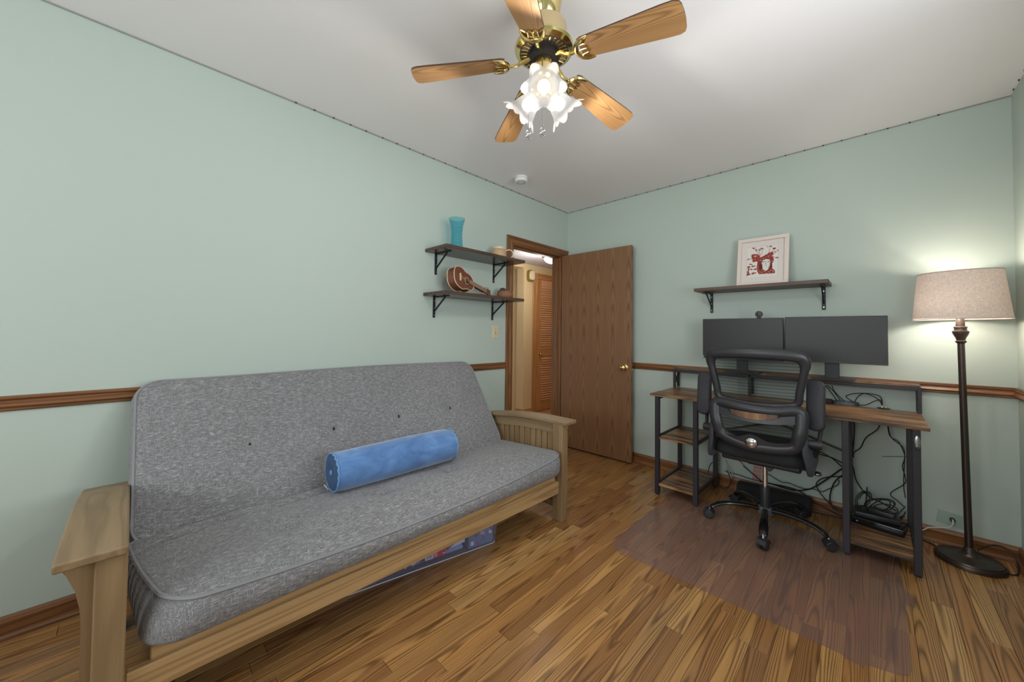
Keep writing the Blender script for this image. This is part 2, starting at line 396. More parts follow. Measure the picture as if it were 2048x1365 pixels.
        return s.add(vs, fs, mi)

def spline(pts, k=6, closed=False):
    P = [Vector(p) for p in pts]; N = len(P); out = []
    rng = range(N if closed else N - 1)
    for i in rng:
        if closed: a, b, c, d = P[i - 1], P[i], P[(i + 1) % N], P[(i + 2) % N]
        else: a, b, c, d = P[max(i - 1, 0)], P[i], P[i + 1], P[min(i + 2, N - 1)]
        for j in range(k):
            t = j / k
            out.append(.5 * ((2 * b) + (c - a) * t + (2 * a - 5 * b + 4 * c - d) * t * t + (3 * b - a - 3 * c + d) * t ** 3))
    if not closed: out.append(P[-1])
    return out

def wpos(o):
    v = Vector((0, 0, 0))
    while o is not None: v = v + o.location; o = o.parent
    return v
def obj(name, mb, mat, parent=None, origin=None, smooth=35, recalc=True):
    """one mesh object from world-space geometry"""
    me = bpy.data.meshes.new(name)
    base = wpos(parent) if parent else Vector((0, 0, 0))
    loc = Vector(origin) if origin is not None else base
    me.from_pydata([(v[0] - loc.x, v[1] - loc.y, v[2] - loc.z) for v in mb.v], [], mb.f)
    mats = mat if isinstance(mat, (list, tuple)) else [mat]
    for m in mats: me.materials.append(m)
    for p, i in zip(me.polygons, mb.mi): p.material_index = i
    if recalc:
        bm = bmesh.new(); bm.from_mesh(me); bmesh.ops.recalc_face_normals(bm, faces=bm.faces); bm.to_mesh(me); bm.free()
    me.update()
    if smooth:
        me.shade_smooth(); me.set_sharp_from_angle(angle=rad(smooth))
    o = bpy.data.objects.new(name, me); COL.objects.link(o)
    if parent: o.parent = parent
    o.location = loc - base
    return o
def tag(o, label=None, cat=None, group=None, kind=None):
    if label: o['label'] = label
    if cat: o['category'] = cat
    if group: o['group'] = group
    if kind: o['kind'] = kind
    return o
def thing(name, label, cat, loc, group=None):
    o = bpy.data.objects.new(name, None); COL.objects.link(o); o.location = loc; o.empty_display_size = .05
    return tag(o, label, cat, group)
def struct(name, mb, mat, label=None, smooth=35):
    return tag(obj(name, mb, mat, smooth=smooth), label, None, None, 'structure')

# ------------------------------------------------------------------ room shell
H, W, YR, TH = 2.525, 2.95, -5.40, .12
DY0, DY1, DZ = -.871, -.098, 2.035        # door opening in the wall behind the futon

mb = MB().box((W / 2, YR / 2, -.06), (W + .3, -YR + .3, .10))
floor = struct('floor', mb, m_subfloor, 'oak strip floor of narrow brown boards')
def plank_mesh(x0, x1, y0, y1):
    return MB().box(((x0 + x1) / 2, (y0 + y1) / 2, -.006), (x1 - x0 - .0009, y1 - y0 - .0012, .012), .0009)
PW = .0665; off = 1.243 - 18 * PW
i = -1
npl = 0
while off + i * PW < W:
    x0 = max(0.0, off + i * PW); x1 = min(W, off + (i + 1) * PW); i += 1
    if x1 - x0 < .008: continue
    y = 0.0; first = True
    joints = []
    if abs(x0 - 1.243) < .003: joints = [-.765, -1.433]
    if abs(x0 - (1.243 - PW)) < .003: joints = [-.42, -1.12, -2.194]
    while y > YR + .02:
        L = joints.pop(0) if joints else y - (2.2 if y < -3.7 else 1) * R.choice((.62, .8, .95, 1.1, 1.3)) * (R.uniform(.35, 1) if first else R.uniform(.85, 1.15))
        first = False
        y2 = max(YR, L)
        if y2 < YR + .25: y2 = YR
        p = obj('plank', plank_mesh(x0, x1, y2, y), m_plank, floor, origin=((x0 + x1) / 2, (y + y2) / 2, 0)); npl += 1
        y = y2
mb = MB().box((W / 2, YR / 2, H + .05), (W + .3, -YR + .3, .1))
ceil = struct('ceiling', mb, m_ceil, 'flat pale grey ceiling')
st = MB()
for k in range(26):
    st.box((.006, -.06 - k * .105 + R.uniform(-.01, .01), H - .004), (.004, .008, .007))
    st.box((.06 + k * .105 + R.uniform(-.01, .01), -.006, H - .004), (.008, .004, .007))
for k in range(5): st.box((W - .006, -.08 - k * .1, H - .004), (.004, .008, .007))
o = obj('staple_marks', st, m_subfloor, ceil); o['kind'] = 'stuff'
# caulk bead along the ceiling edge
mb = MB(); mb.bar((0.003, YR, H - .003), (.003, 0, H - .003), .006); mb.bar((0, -.003, H - .003), (W, -.003, H - .003), .006)
obj('caulk_line', mb, plain('caulk_grey', lin(150, 152, 150), .8), ceil)

mb = MB()
mb.box((-TH / 2, (YR + DY0) / 2, H / 2), (TH, DY0 - YR, H))
mb.box((-TH / 2, (DY0 + DY1) / 2, (DZ + H) / 2), (TH, DY1 - DY0, H - DZ))
mb.box((-TH / 2, (DY1 + TH) / 2, H / 2), (TH, TH - DY1, H))
struct('wall_left', mb, m_wall, 'sage green wall with a doorway behind the futon', smooth=0)
struct('wall_back', MB().box((W / 2 + .06, TH / 2, H / 2), (W + .12, TH, H)), m_wall, 'sage green wall behind the desk', smooth=0)
# right and rear walls, each with an added window opening (both beyond the frame)
def wall_with_hole(name, x_const, a0, a1, h0, h1, z0, z1, along):
    mb = MB()
    def bx(a, b, c, d):
        if along == 'y': mb.box((x_const + TH / 2, (a + b) / 2, (c + d) / 2), (TH, b - a, d - c))
        else: mb.box(((a + b) / 2, x_const - TH / 2, (c + d) / 2), (b - a, TH, d - c))
    bx(a0, h0, 0, H); bx(h1, a1, 0, H); bx(h0, h1, 0, z0); bx(h0, h1, z1, H)
    return struct(name, mb, m_wall, smooth=0)
tag(wall_with_hole('wall_right', W, YR, 0, -2.95, -1.45, .95, 2.1, 'y'), 'sage green wall beside the floor lamp')
tag(wall_with_hole('wall_rear', YR, 0, W, .55, 2.55, .95, 2.1, 'x'), 'sage green wall behind the camera')
for k, (c, d) in enumerate((((W + .05, -2.2, 1.525), 'y'), ((1.55, YR - .05, 1.525), 'x'))):  # unseen windows, added to let the fill light in
    mb = MB(); L = 1.5 if d == 'y' else 2.0; hh = 1.15
    for sgn in (-1, 1):
        if d == 'y':
            mb.box((c[0], c[1] + sgn * (L / 2 - .02), c[2]), (.06, .04, hh)); mb.box((c[0], c[1], c[2] + sgn * (hh / 2 - .02)), (.06, L, .04))
        else:
            mb.box((c[0] + sgn * (L / 2 - .02), c[1], c[2]), (.04, .06, hh)); mb.box((c[0], c[1], c[2] + sgn * (hh / 2 - .02)), (L, .06, .04))
    mb.box(c, (.05, .04, hh) if d == 'y' else (.04, .05, hh))
    struct('window_%d' % (k + 1), mb, m_daylens, 'added white framed window outside the view')

# moulding profiles swept along walls: prof = [(depth, z)]
def molding(name, prof, segs, mat, label):
    mb = MB()
    for p0, p1, nrm in segs:
        p0, p1, nrm = Vector(p0), Vector(p1), Vector(nrm)
        K = len(prof); vs = []
        for p in (p0, p1):
            for d, z in prof:
                vs.append(p + nrm * d + Vector((0, 0, z)))
        fs = [(k, (k + 1) % K, (k + 1) % K + K, k + K) for k in range(K)] + [tuple(range(K - 1, -1, -1)), tuple(range(K, 2 * K))]
        mb.add(vs, fs)
    return struct(name, mb, mat, label, smooth=30)
RZ0, RZ1 = .8715, .930
rail = [(0, RZ0), (.008, RZ0), (.012, RZ0 + .004), (.012, RZ0 + .012), (.019, RZ0 + .016), (.021, RZ0 + .021), (.016, RZ0 + .028), (.011, RZ0 + .034),
        (.011, RZ0 + .040), (.016, RZ0 + .045), (.018, RZ1 - .012), (.014, RZ1 - .010), (.014, RZ1 - .003), (.010, RZ1), (0, RZ1)]
base = [(0, .0), (.022, .0), (.022, .010), (.016, .020), (.012, .022), (.012, .062), (.015, .068), (.013, .076), (.007, .0875), (0, .0875)]
molding('trim_1', rail, [((0, YR, 0), (0, -.947, 0), (1, 0, 0))], m_trimy, 'oak chair rail along the wall behind the futon')
molding('trim_2', rail, [((.03, 0, 0), (W, 0, 0), (0, -1, 0))], m_trim, 'oak chair rail along the wall behind the desk')
molding('trim_3', rail, [((W, 0, 0), (W, YR, 0), (-1, 0, 0))], m_trimy, 'oak chair rail on the wall beside the floor lamp')
molding('baseboard_left', base, [((0, YR, 0), (0, -.947, 0), (1, 0, 0))], m_trimy, 'oak baseboard behind the futon')
molding('baseboard_back', base, [((0, 0, 0), (W, 0, 0), (0, -1, 0))], m_trim, 'oak baseboard below the desk wall')
molding('baseboard_right', base, [((W, 0, 0), (W, YR, 0), (-1, 0, 0))], m_trimy, 'oak baseboard beside the floor lamp')

# door casing (moulded), jambs
cas = [(0, 0), (.017, 0), (.019, .006), (.016, .014), (.016, .022), (.010, .028), (.010, .048), (.014, .052), (.014, .060), (.009, .066), (.007, .076), (0, .076)]
def casing(path_pts, label, name, mat):
    """path along the outer edge in the wall plane x=0 (y,z), inward offset positive"""
    mb = MB(); vs = []; K = len(cas)
    for (y, z, iy, iz) in path_pts:
        for d, w in cas: vs.append((d, y + iy * w, z + iz * w))
    n = len(path_pts)
    fs = [(j * K + k, j * K + (k + 1) % K, (j + 1) * K + (k + 1) % K, (j + 1) * K + k) for j in range(n - 1) for k in range(K)]
    fs += [tuple(range(K - 1, -1, -1)), tuple((n - 1) * K + k for k in range(K))]
    mb.add(vs, fs); return struct(name, mb, mat, label, smooth=25)
CT = 2.097
casing([(-.947, 0, 1, 0), (-.947, CT, 1, -1)], 'upright oak door casing beside the light switch', 'trim_4', m_trimz)
casing([(-.947, CT, 1, -1), (-.004, CT, 0, -1)], 'oak head casing over the doorway', 'trim_5', m_trimy)
mb = MB()
mb.box((-TH / 2, DY0 + .008, DZ / 2), (TH + .004, .018, DZ)); mb.box((-TH / 2, DY1 - .008, DZ / 2), (TH + .004, .018, DZ))
mb.box((-TH / 2, DY0 + .022, DZ / 2), (.04, .012, DZ)); mb.box((-TH / 2, DY1 - .022, DZ / 2), (.04, .012, DZ))
struct('trim_6', mb, m_trimz, 'oak door jambs lining the doorway')
mb = MB().box((-TH / 2, (DY0 + DY1) / 2, DZ - .008), (TH + .004, DY1 - DY0, .018)); mb.box((-TH / 2, (DY0 + DY1) / 2, DZ - .022), (.04, DY1 - DY0, .012))
struct('trim_7', mb, m_trimy, 'oak head jamb of the doorway')
struct('trim_8', MB().box((-TH / 2, (DY0 + DY1) / 2, -.003), (TH + .01, DY1 - DY0, .012), .002), m_trimy, 'oak threshold strip in the doorway')
sp = obj('strike_plate', MB().box((-.022, DY0 + .0185, .90), (.03, .004, .06), .001), m_brassknob, bpy.data.objects['trim_6'])

# door_1: open flush oak door
d1 = tag(thing('door_1', 'open flush oak door swung against the green wall', None, (.012, -.118, 0)), kind='structure')
LW, LT = .788, .036
ang = math.atan2(.012, .79)
def rotz(v, a, o): v = Vector(v); o = Vector(o); d = v - o; return o + Vector((d.x * math.cos(a) - d.y * math.sin(a), d.x * math.sin(a) + d.y * math.cos(a), d.z))
def rot_mb(mb, a, o):
    mb.v = [tuple(rotz(v, a, o)) for v in mb.v]; return mb
hinge = (.012, -.118, 0)
leaf = rot_mb(MB().box((.012 + LW / 2, -.118 + LT / 2, .014 + 2.012 / 2), (LW, LT, 2.012), .002), ang, hinge)
obj('leaf', leaf, m_door, d1)
def knob_mb(x, z, y, sgn):
    mb = MB(); mb.lathe([(.0, 0), (.031, 0), (.033, .004), (.026, .009), (.012, .011), (.011, .026), (.014, .030), (.024, .036), (.028, .046), (.026, .056), (.016, .063), (.0, .065)], (x, y, z), (0, sgn, 0), 20, cap=False); return mb
kn = rot_mb(knob_mb(.012 + LW - .062, .885, -.118, -1), ang, hinge); obj('knob', kn, m_brassknob, d1)
kn = rot_mb(MB().lathe([(.0, 0), (.03, 0), (.03, .006), (.012, .01), (.012, .02), (.024, .03), (.022, .045), (0, .05)], (.012 + LW - .062, -.118 + LT, .885), (0, 1, 0), 16, cap=False), ang, hinge); obj('knob', kn, m_brassknob, d1)
lt = rot_mb(MB().box((.012 + LW + .001, -.118 + LT / 2, .885), (.006, .022, .055), .002), ang, hinge); obj('latch', lt, m_brassknob, d1)

# ------------------------------------------------------------------ hallway beyond the doorway
HX, HZ = -1.27, 2.222
struct('floor_hall', MB().box((-1.9, .4, -.05), (3.6, 4.6, .1)), m_hallwoody, 'oak hallway floor', smooth=0)
struct('ceiling_hall', MB().box((-.695, .4, HZ + .04), (1.15 + .06, 4.6, .08)), m_hallceil, 'pale hallway ceiling', smooth=0)
JY = .682
mb = MB(); mb.box((HX - .07, (JY + 2.7) / 2, HZ / 2), (.14, 2.7 - JY, HZ)); mb.box((HX - .07, (-1.9 + JY) / 2, (2.157 + HZ) / 2), (.14, JY + 1.9, HZ - 2.157))
struct('wall_hall', mb, m_hallwall, 'beige hallway wall around the louvered door', smooth=0)
mb = MB(); mb.box((-2.05, .4, 1.15), (.1, 4.6, 2.3)); mb.box((-1.7, 2.7, 1.15), (.7, .1, 2.3)); mb.box((-1.7, .78, 1.15), (.6, .1, 2.3))
struct('wall_alcove', mb, m_hallwall, 'beige wall in the alcove off the hallway', smooth=0)
struct('ceiling_alcove', MB().box((-1.75, .4, HZ + .02), (.72, 4.6, .06)), m_hallceil, 'ceiling of the alcove off the hallway', smooth=0)
mb = MB(); mb.box((-.7, 2.75, 1.15), (1.3, .1, 2.3)); mb.box((-.7, -1.95, 1.15), (1.3, .1, 2.3)); struct('wall_hall_end', mb, m_hallwall, 'beige wall closing the hallway', smooth=0)
struct('wall_hall_near', MB().box((-TH - .004, 1.4, 1.12), (.008, 2.6, 2.2)), m_hallwall, 'hallway side of the room wall', smooth=0)
mb = MB(); mb.box((HX + .007, (JY + .873) / 2, .04), (.014, .873 - JY + .014, .08), .003); mb.box((HX - .07, JY - .007, .04), (.15, .014, .08), .003); mb.box((-1.99, 0, .04), (.014, 3, .08), .003)
struct('baseboard_hall', mb, m_hallwoody, 'oak baseboard in the hallway')
# louvered door_2
LY0, LY1, LZ1 = .955, 1.72, 2.02
d2 = tag(thing('door_2', 'louvered oak closet door in the hallway', None, (HX, LY0, 0)), kind='structure')
cz = MB(); cz.box((HX + .010, .873 + .04, 1.055), (.02, .08, 2.11), .004); obj('casing', cz, m_hallwood, d2)
cz = MB(); cz.box((HX + .011, (.953 + 1.8) / 2, 2.065), (.021, 1.8 - .953, .09), .004); obj('casing', cz, m_hallwoody, d2)
sx = HX + .004
st_ = MB(); st_.box((sx, LY0 + .055, LZ1 / 2 + .006), (.03, .108, LZ1 - .012), .003); obj('stile', st_, m_hallwood, d2)
st_ = MB(); st_.box((sx, LY1 - .055, LZ1 / 2 + .006), (.03, .108, LZ1 - .012), .003); obj('stile', st_, m_hallwood, d2)
for z0, z1 in ((.015, .15), (.835, .985), (1.925, 2.015)):
    obj('rail', MB().box((sx, (LY0 + LY1) / 2, (z0 + z1) / 2), (.026, LY1 - LY0 - .21, z1 - z0), .002), m_slat if z0 > 1 else m_hallwoody, d2)
sl = MB().box((0, 0, 0), (.007, LY1 - LY0 - .212, .040), .0015, Matrix.Rotation(rad(-38), 3, 'Y'))
slm = None
for z0, z1 in ((.165, .825), (1.0, 1.92)):
    n = int((z1 - z0) / .0335)
    for k in range(n):
        z = z0 + (k + .5) * (z1 - z0) / n
        if slm is None:
            o = obj('slat', sl, m_slat, d2, origin=(0, 0, 0)); slm = o
        else:
            o = slm.copy(); COL.objects.link(o); o.parent = d2
        o.location = Vector((sx, (LY0 + LY1) / 2, z)) - d2.location
obj('backing', MB().box((HX - .012, (LY0 + LY1) / 2, 1.0), (.006, LY1 - LY0 - .1, 1.95)), m_slat, d2)
obj('knob', MB().lathe([(0, 0), (.022, 0), (.022, .004), (.009, .008), (.009, .02), (.02, .028), (.024, .038), (.018, .048), (0, .05)], (sx + .015, 1.025, .872), (1, 0, 0), 16, cap=False), m_brassknob, d2)
# door chime
t = thing('door_chime', 'rounded olive and cream door chime box on the hallway wall', 'chime', (HX, .81, 2.05))
def rrect(w, h, r, n=5):
    pts = []
    for cx, cy, a0 in ((w / 2 - r, h / 2 - r, 0), (-w / 2 + r, h / 2 - r, 90), (-w / 2 + r, -h / 2 + r, 180), (w / 2 - r, -h / 2 + r, 270)):
        for k in range(n + 1):
            a = rad(a0 + 90 * k / n); pts.append((cx + r * math.cos(a), cy + r * math.sin(a)))
    return pts
pr = rrect(.125, .175, .05)
obj('housing', MB().prism(pr, lambda a, b: (HX, .80 + a, 2.05 + b), lambda a, b: (HX + .045, .80 + a * .96, 2.05 + b * .96)), m_chimebrass, t)
pr = rrect(.10, .145, .042)
obj('cover', MB().prism(pr, lambda a, b: (HX + .04, .802 + a, 2.052 + b), lambda a, b: (HX + .068, .802 + a * .9, 2.052 + b * .92)), m_almond, t)
# hallway ceiling light
t = thing('hall_ceiling_light', 'lit white dome ceiling light with a pewter rim in the hallway', 'ceiling light', (-.60, .52, HZ))
obj('rim', MB().lathe([(0, 0), (.15, 0), (.155, -.012), (.145, -.03), (.13, -.04), (.12, -.042)], (-.60, .52, HZ), (0, 0, 1), 28, cap=False), m_pewter, t)
obj('dome', MB().lathe([(.128, -.038), (.122, -.06), (.1, -.085), (.065, -.103), (.03, -.111), (0, -.112)], (-.60, .52, HZ), (0, 0, 1), 28, cap=False), m_dome, t)
point('hall_lamp', (-.60, .30, HZ - .22), LIGHT_HALL, (1, .96, .92), .1)
# ------------------------------------------------------------------ wall fittings
t = thing('light_switch', 'ivory toggle light switch beside the door casing', 'switch', (0, -1.077, 1.203))
obj('plate', MB().box((.003, -1.077, 1.203), (.006, .074, .115), .002), m_ivory, t)
obj('toggle', MB().box((.010, -1.077, 1.206), (.016, .008, .018), .002, Matrix.Rotation(rad(-25), 3, 'Y')), m_ivory, t)
obj('slot', MB().box((.0063, -1.077, 1.203), (.001, .011, .026)), m_blackhole, t)
mb = MB()
for z in (1.203 - .03, 1.203 + .03): mb.cyl((.005, -1.077, z), (.0072, -1.077, z), .0035, n=8)
obj('screws', mb, m_satinchrome, t)['kind'] = 'stuff'
t = thing('smoke_detector', 'round white smoke detector on the ceiling near the corner', 'detector', (.258, -1.035, H))
obj('mount', MB().lathe([(0, 0), (.052, 0), (.054, -.004), (.054, -.012), (.046, -.014)], (.258, -1.035, H), (0, 0, 1), 28, cap=False), m_white, t)
obj('body', MB().lathe([(.046, -.012), (.055, -.017), (.056, -.03), (.052, -.039), (.042, -.043), (0, -.044)], (.258, -1.035, H), (0, 0, 1), 28, cap=False), m_white, t)
mb = MB()
for k in range(10):
    a = 2 * PI * k / 10; mb.box((.258 + .034 * math.cos(a), -1.035 + .034 * math.sin(a), H - .0438), (.006, .012, .002), 0, Matrix.Rotation(a, 3, 'Z'))
obj('vents', mb, plain('vent_grey', lin(120, 120, 120), .6), t)
# wall outlet with clear cover and white cable
t = thing('wall_outlet', 'low wall outlet behind a square clear cover near the floor lamp', 'outlet', (2.712, 0, .148))
obj('cover', MB().box((2.711, -.004, .150), (.115, .006, .075), .002, Matrix.Rotation(rad(8), 3, 'Y')), m_clear, t)
obj('socket', MB().cyl((2.712, -.002, .152), (2.712, -.022, .152), .011, n=12), m_blackplastic, t)
o = obj('white_cable', MB().tube([(2.712, -.02, .156), (2.712, -.035, .14), (2.700, -.035, .115), (2.662, -.032, .097), (2.621, -.028, .081), (2.60, -.027, .06), (2.563, -.028, .036), (2.50, -.035, .006)], .0035, 7, smooth=5), m_whitecable)
tag(o, 'white cable hanging from the low wall outlet to the floor', 'cable')

# ------------------------------------------------------------------ wall shelves
def shelf(name_label, axis, a0, a1, ztop, brackets, mat, depth=.27, th=.024):
    """axis 'y': on the left wall (x=0); axis 'x': on the back wall (y=0)"""
    mid = (a0 + a1) / 2
    t = thing('wall_shelf', name_label, 'shelf', (0, mid, ztop - th) if axis == 'y' else (mid, 0, ztop - th), 'dark wooden shelves on black angle brackets')
    P = (lambda d, a, z: (d, a, z)) if axis == 'y' else (lambda d, a, z: (a, -d, z))
    c = P(depth / 2, mid, ztop - th / 2); dims = (depth, a1 - a0, th) if axis == 'y' else (a1 - a0, depth, th)
    obj('board', MB().box(c, dims, .002), mat, t)
    zb = ztop - th
    for a in brackets:
        mb = MB(); wv = (0, 1, 0) if axis == 'y' else (1, 0, 0)
        mb.bar(P(.003, a, zb), P(.003, a, zb - .158), .020, .006, .001, upv=wv)if False else mb.box(P(.004, a, zb - .079), (.007, .02, .158) if axis == 'y' else (.02, .007, .158), .0015)
        mb.box(P(.095, a, zb - .0035), (.19, .02, .006) if axis == 'y' else (.02, .19, .006), .0015)
        mb.bar(P(.006, a, zb - .112), P(.150, a, zb - .006), .014, .007, .001, upv=wv)
        br = obj('bracket', mb, m_bracket, t)
        sc = MB()
        for dz in (.03, .085, .14):
            q0, q1 = P(.007, a, zb - dz), P(.0095, a, zb - dz); sc.cyl(q0, q1, .004, n=8)
        obj('screws', sc, m_satinchrome, br)['kind'] = 'stuff'
    return t
ZU, ZL, ZR = 1.817, 1.487, 1.560
shelf('dark wooden shelf on black brackets holding the blue vase and mug', 'y', -1.805, -.985, ZU, (-1.71, -1.106), m_shelf)
shelf('dark wooden shelf on black brackets holding the ukulele', 'y', -1.815, -.993, ZL, (-1.72, -1.116), m_shelf)
shelf('dark wooden shelf on black brackets above the monitors', 'x', 1.392, 2.198, ZR, (1.452, 2.157), m_shelfx, .25)

# vase
VX, VY = .155, -1.63
prof = [(0, .004), (.046, .004), (.050, 0), (.054, .006)]
for k in range(80):
    h = .01 + k * .00282
    r = .052 - .010 * math.sin(PI * min(1, h / .215)) + (.009 * max(0, (h - .18) / .055) ** 1.6 if h > .18 else 0)
    r += .0024 * math.sin(h * 2 * PI / .0172)
    prof.append((r, h))
rt = prof[-1][0]
inner = [(r - .004, h) for r, h in prof[4:][::-1]]
mb = MB().lathe(prof + [(rt + .001, prof[-1][1] + .003), (rt - .004, prof[-1][1] + .003)] + inner + [(0, .012)], (VX, VY, ZU), (0, 0, 1), 32, cap=False)
tag(obj('vase', mb, m_vase), 'ribbed turquoise glass vase on the upper shelf', 'vase')
# mug: wide cream pot with handle
t = thing('mug', 'cream and tan ceramic mug with a looped handle on the upper shelf', 'mug', (.12, -1.155, ZU))
obj('body', MB().lathe([(0, 0), (.056, 0), (.062, .006), (.065, .035), (.064, .070), (.057, .081), (.052, .085), (.050, .104), (.046, .104), (.047, .02), (0, .014)], (.12, -1.155, ZU), (0, 0, 1), 28, cap=False), m_tan, t)
obj('rim', MB().lathe([(.0515, .084), (.0515, .1045), (.0455, .1055), (.0455, .088)], (.12, -1.155, ZU), (0, 0, 1), 28, cap=False), m_cream, t)
hp = [(.150, -1.105, ZU + .078), (.162, -1.080, ZU + .092), (.174, -1.048, ZU + .082), (.176, -1.040, ZU + .05), (.168, -1.060, ZU + .022), (.152, -1.096, ZU + .018)]
obj('handle', MB().tube(hp, .0055, 8, smooth=5), m_cream, t)
t2 = thing('cup', 'small cream cup with a glossy highlight beside the mug on the upper shelf', 'cup', (.15, -1.062, ZU))
bpy.data.objects.remove(t2)
# ukulele lying on its side, leaning on the wall
UK = Vector((.135, -1.60, ZL))
t = thing('ukulele', 'small brown ukulele with cream binding leaning on the lower shelf', 'ukulele', UK)
def uke_outline(n=48):
    pts = []
    for k in range(n):
        a = 2 * PI * k / n; u = -math.cos(a)              # u from -1 (tail) to 1 (neck end)
        L = .125
        w = .088 * (1 - .16 * (u + .1)) * (1 - .17 * math.exp(-((u - .22) / .26) ** 2)) * (abs(math.sin(a)) ** .72) * (1 if math.sin(a) >= 0 else -1)
        pts.append((u * L, w))
    return pts
OL = uke_outline()
# local frame: long axis e1 (towards the neck), width axis e2, thickness axis e3 (front face)
e1 = Vector((-.24, .94, -.20)).normalized(); e3 = Vector((.93, .24, .20)); e3 = (e3 - e1 * e3.dot(e1)).normalized(); e2 = e3.cross(e1).normalized()
BC = UK + Vector((.015, .02, .104))
U = lambda a, b, c: BC + e1 * a + e2 * b + e3 * c
obj('body', MB().prism(OL, lambda a, b: U(a, b, -.032), lambda a, b: U(a, b, .032)), m_ukewood, t, origin=BC)
for c in (-.032, .032):
    obj('binding', MB().tube([U(a, b, c) for a, b in OL], .0032, 6, closed=True, upv=e3), m_ukebind, t)
obj('sound_hole', MB().lathe([(0, 0), (.023, 0), (.023, .0008), (0, .0008)], U(.035, 0, .0322), e3, 24, cap=False), m_blackhole, t)
obj('rosette', MB().tube([U(.035 + .027 * math.cos(k * PI / 12), .027 * math.sin(k * PI / 12), .0325) for k in range(24)], .002, 5, closed=True, upv=e3), m_ukebind, t)
mb = MB(); rm = Matrix((e1, e2, e3)).transposed(); mb.box(U(-.055, 0, .037), (.014, .062, .009), .002, rm); obj('bridge', mb, m_ukebind, t)
mb = MB(); mb.box(U(.175, 0, .034), (.25, .038, .012), .002, rm); obj('fretboard', mb, m_ukeneck, t)
mb = MB()
for k in range(14): mb.box(U(.075 + k * .0165, 0, .0405), (.0016, .035, .0014), 0, rm)
obj('frets', mb, m_ukebind, t)
mb = MB(); mb.box(U(.20, 0, .018), (.17, .03, .024), .008, rm); obj('neck', mb, m_ukewood, t, origin=BC)
mb = MB(); mb.prism([(.28, -.018), (.355, -.028), (.365, -.01), (.358, 0), (.365, .01), (.355, .028), (.28, .018)], lambda a, b: U(a, b, .026), lambda a, b: U(a, b, .038)); obj('headstock', mb, m_ukeneck, t)
for k, (a, b) in enumerate(((.30, -.03), (.335, -.034), (.30, .03), (.335, .034))):
    obj('peg', MB().cyl(U(a, b * .8, .03), U(a, b * 1.3, .03), .0045, n=8), m_satinchrome, t)
mb = MB()
for b in (-.0105, -.0035, .0035, .0105): mb.cyl(U(-.055, b, .042), U(.285, b * .9, .0425), .0006, n=4)
obj('strings', mb, m_ukebind, t)
# basket with cactus
BX, BY = .12, -1.075
t = thing('planter_basket', 'small woven basket planter beside the ukulele', 'basket', (BX, BY, ZL))
obj('basket', MB().lathe([(0, .004), (.050, .002), (.062, .012), (.070, .024), (.071, .038), (.069, .050), (.062, .060), (.055, .056), (0, .050)], (BX, BY, ZL), (0, 0, 1), 30, cap=False, mod=lambda r, h, a, j: (r * (1 + .028 * math.sin(a * 15 + j * PI)), h)), m_basket, t)
obj('braid', MB().tube([(BX + .063 * math.cos(a * PI / 18), BY + .063 * math.sin(a * PI / 18), ZL + .061 + .003 * math.sin(a * 2)) for a in range(36)], .0055, 6, closed=True, upv=(0, 0, 1)), m_basket, t)
t = thing('cactus', 'tiny dark round cactus in the basket on the lower shelf', 'cactus', (BX - .01, BY - .02, ZL + .050))
obj('stem', MB().lathe([(.018, 0), (.026, .010), (.029, .022), (.025, .036), (.013, .045), (0, .047)], (BX - .01, BY - .02, ZL + .050), (0, 0, 1), 28, cap=False, mod=lambda r, h, a, j: (r * (1 + .10 * math.cos(a * 10)), h)), m_cactus, t)
mb = MB()
for k in range(40):
    a = R.uniform(0, 2 * PI); b = R.uniform(.1, 1.4); d = Vector((math.cos(a) * math.sin(b), math.sin(a) * math.sin(b), math.cos(b)))
    c = Vector((BX - .01, BY - .02, ZL + .066)); mb.cyl(c + d * .022, c + d * .034, .0007, .0002, n=4)
obj('spines', mb, m_ukebind, t)

# framed print, leaning on the shelf above the monitors
FB = Vector((1.818, -.115, ZR))
t = thing('framed_print', 'white framed red print of a woman crowned with flowers', 'picture', FB)
tl = rad(-10.5); fw_, fh_ = .318, .372
FR = lambda a, b, c: FB + Vector((a, -c * math.cos(tl) + b * math.sin(-tl), b * math.cos(tl) - c * math.sin(tl) * -1 * -1))
def FR(a, b, c):   # a across, b up the frame, c out of the face
    return FB + Vector((a, b * math.sin(rad(10.5)) - c * math.cos(rad(10.5)), b * math.cos(rad(10.5)) + c * math.sin(rad(10.5))))
rx = Matrix.Rotation(rad(-10.5), 3, 'X')
bw = .026
for (ca, cb, da, db) in ((0, bw / 2, fw_, bw), (0, fh_ - bw / 2, fw_, bw), (-fw_ / 2 + bw / 2, fh_ / 2, bw, fh_ - 2 * bw), (fw_ / 2 - bw / 2, fh_ / 2, bw, fh_ - 2 * bw)):
    obj('frame_rail', MB().box(FR(ca, cb, .012), (da, .024, db), .0015, rx), m_frame, t)
obj('backing', MB().box(FR(0, fh_ / 2, .003), (fw_ - .03, .004, fh_ - .03), 0, rx), m_mat_board, t)
mw, mh = .045, .048     # mount widths
iw, ih = fw_ - 2 * bw, fh_ - 2 * bw
for (ca, cb, da, db) in ((0, bw + .021, iw, .042), (0, fh_ - bw - .019, iw, .038), (-iw / 2 + .018, fh_ / 2 + .002, .036, ih - .080), (iw / 2 - .018, fh_ / 2 + .002, .036, ih - .080)):
    obj('mount', MB().box(FR(ca, cb, .008), (da, .003, db), .0006, rx), m_mat_board, t)
obj('paper', MB().box(FR(0, fh_ / 2, .0055), (iw, .001, ih), 0, rx), m_paper, t)
PS = 1.26
def flat(pts, c=.0065, th=.0006): return MB().prism([(a * PS, .186 + (b - .175) * PS) for a, b in pts], lambda a, b: FR(a, b, c - th), lambda a, b: FR(a, b, c))
ink = MB()
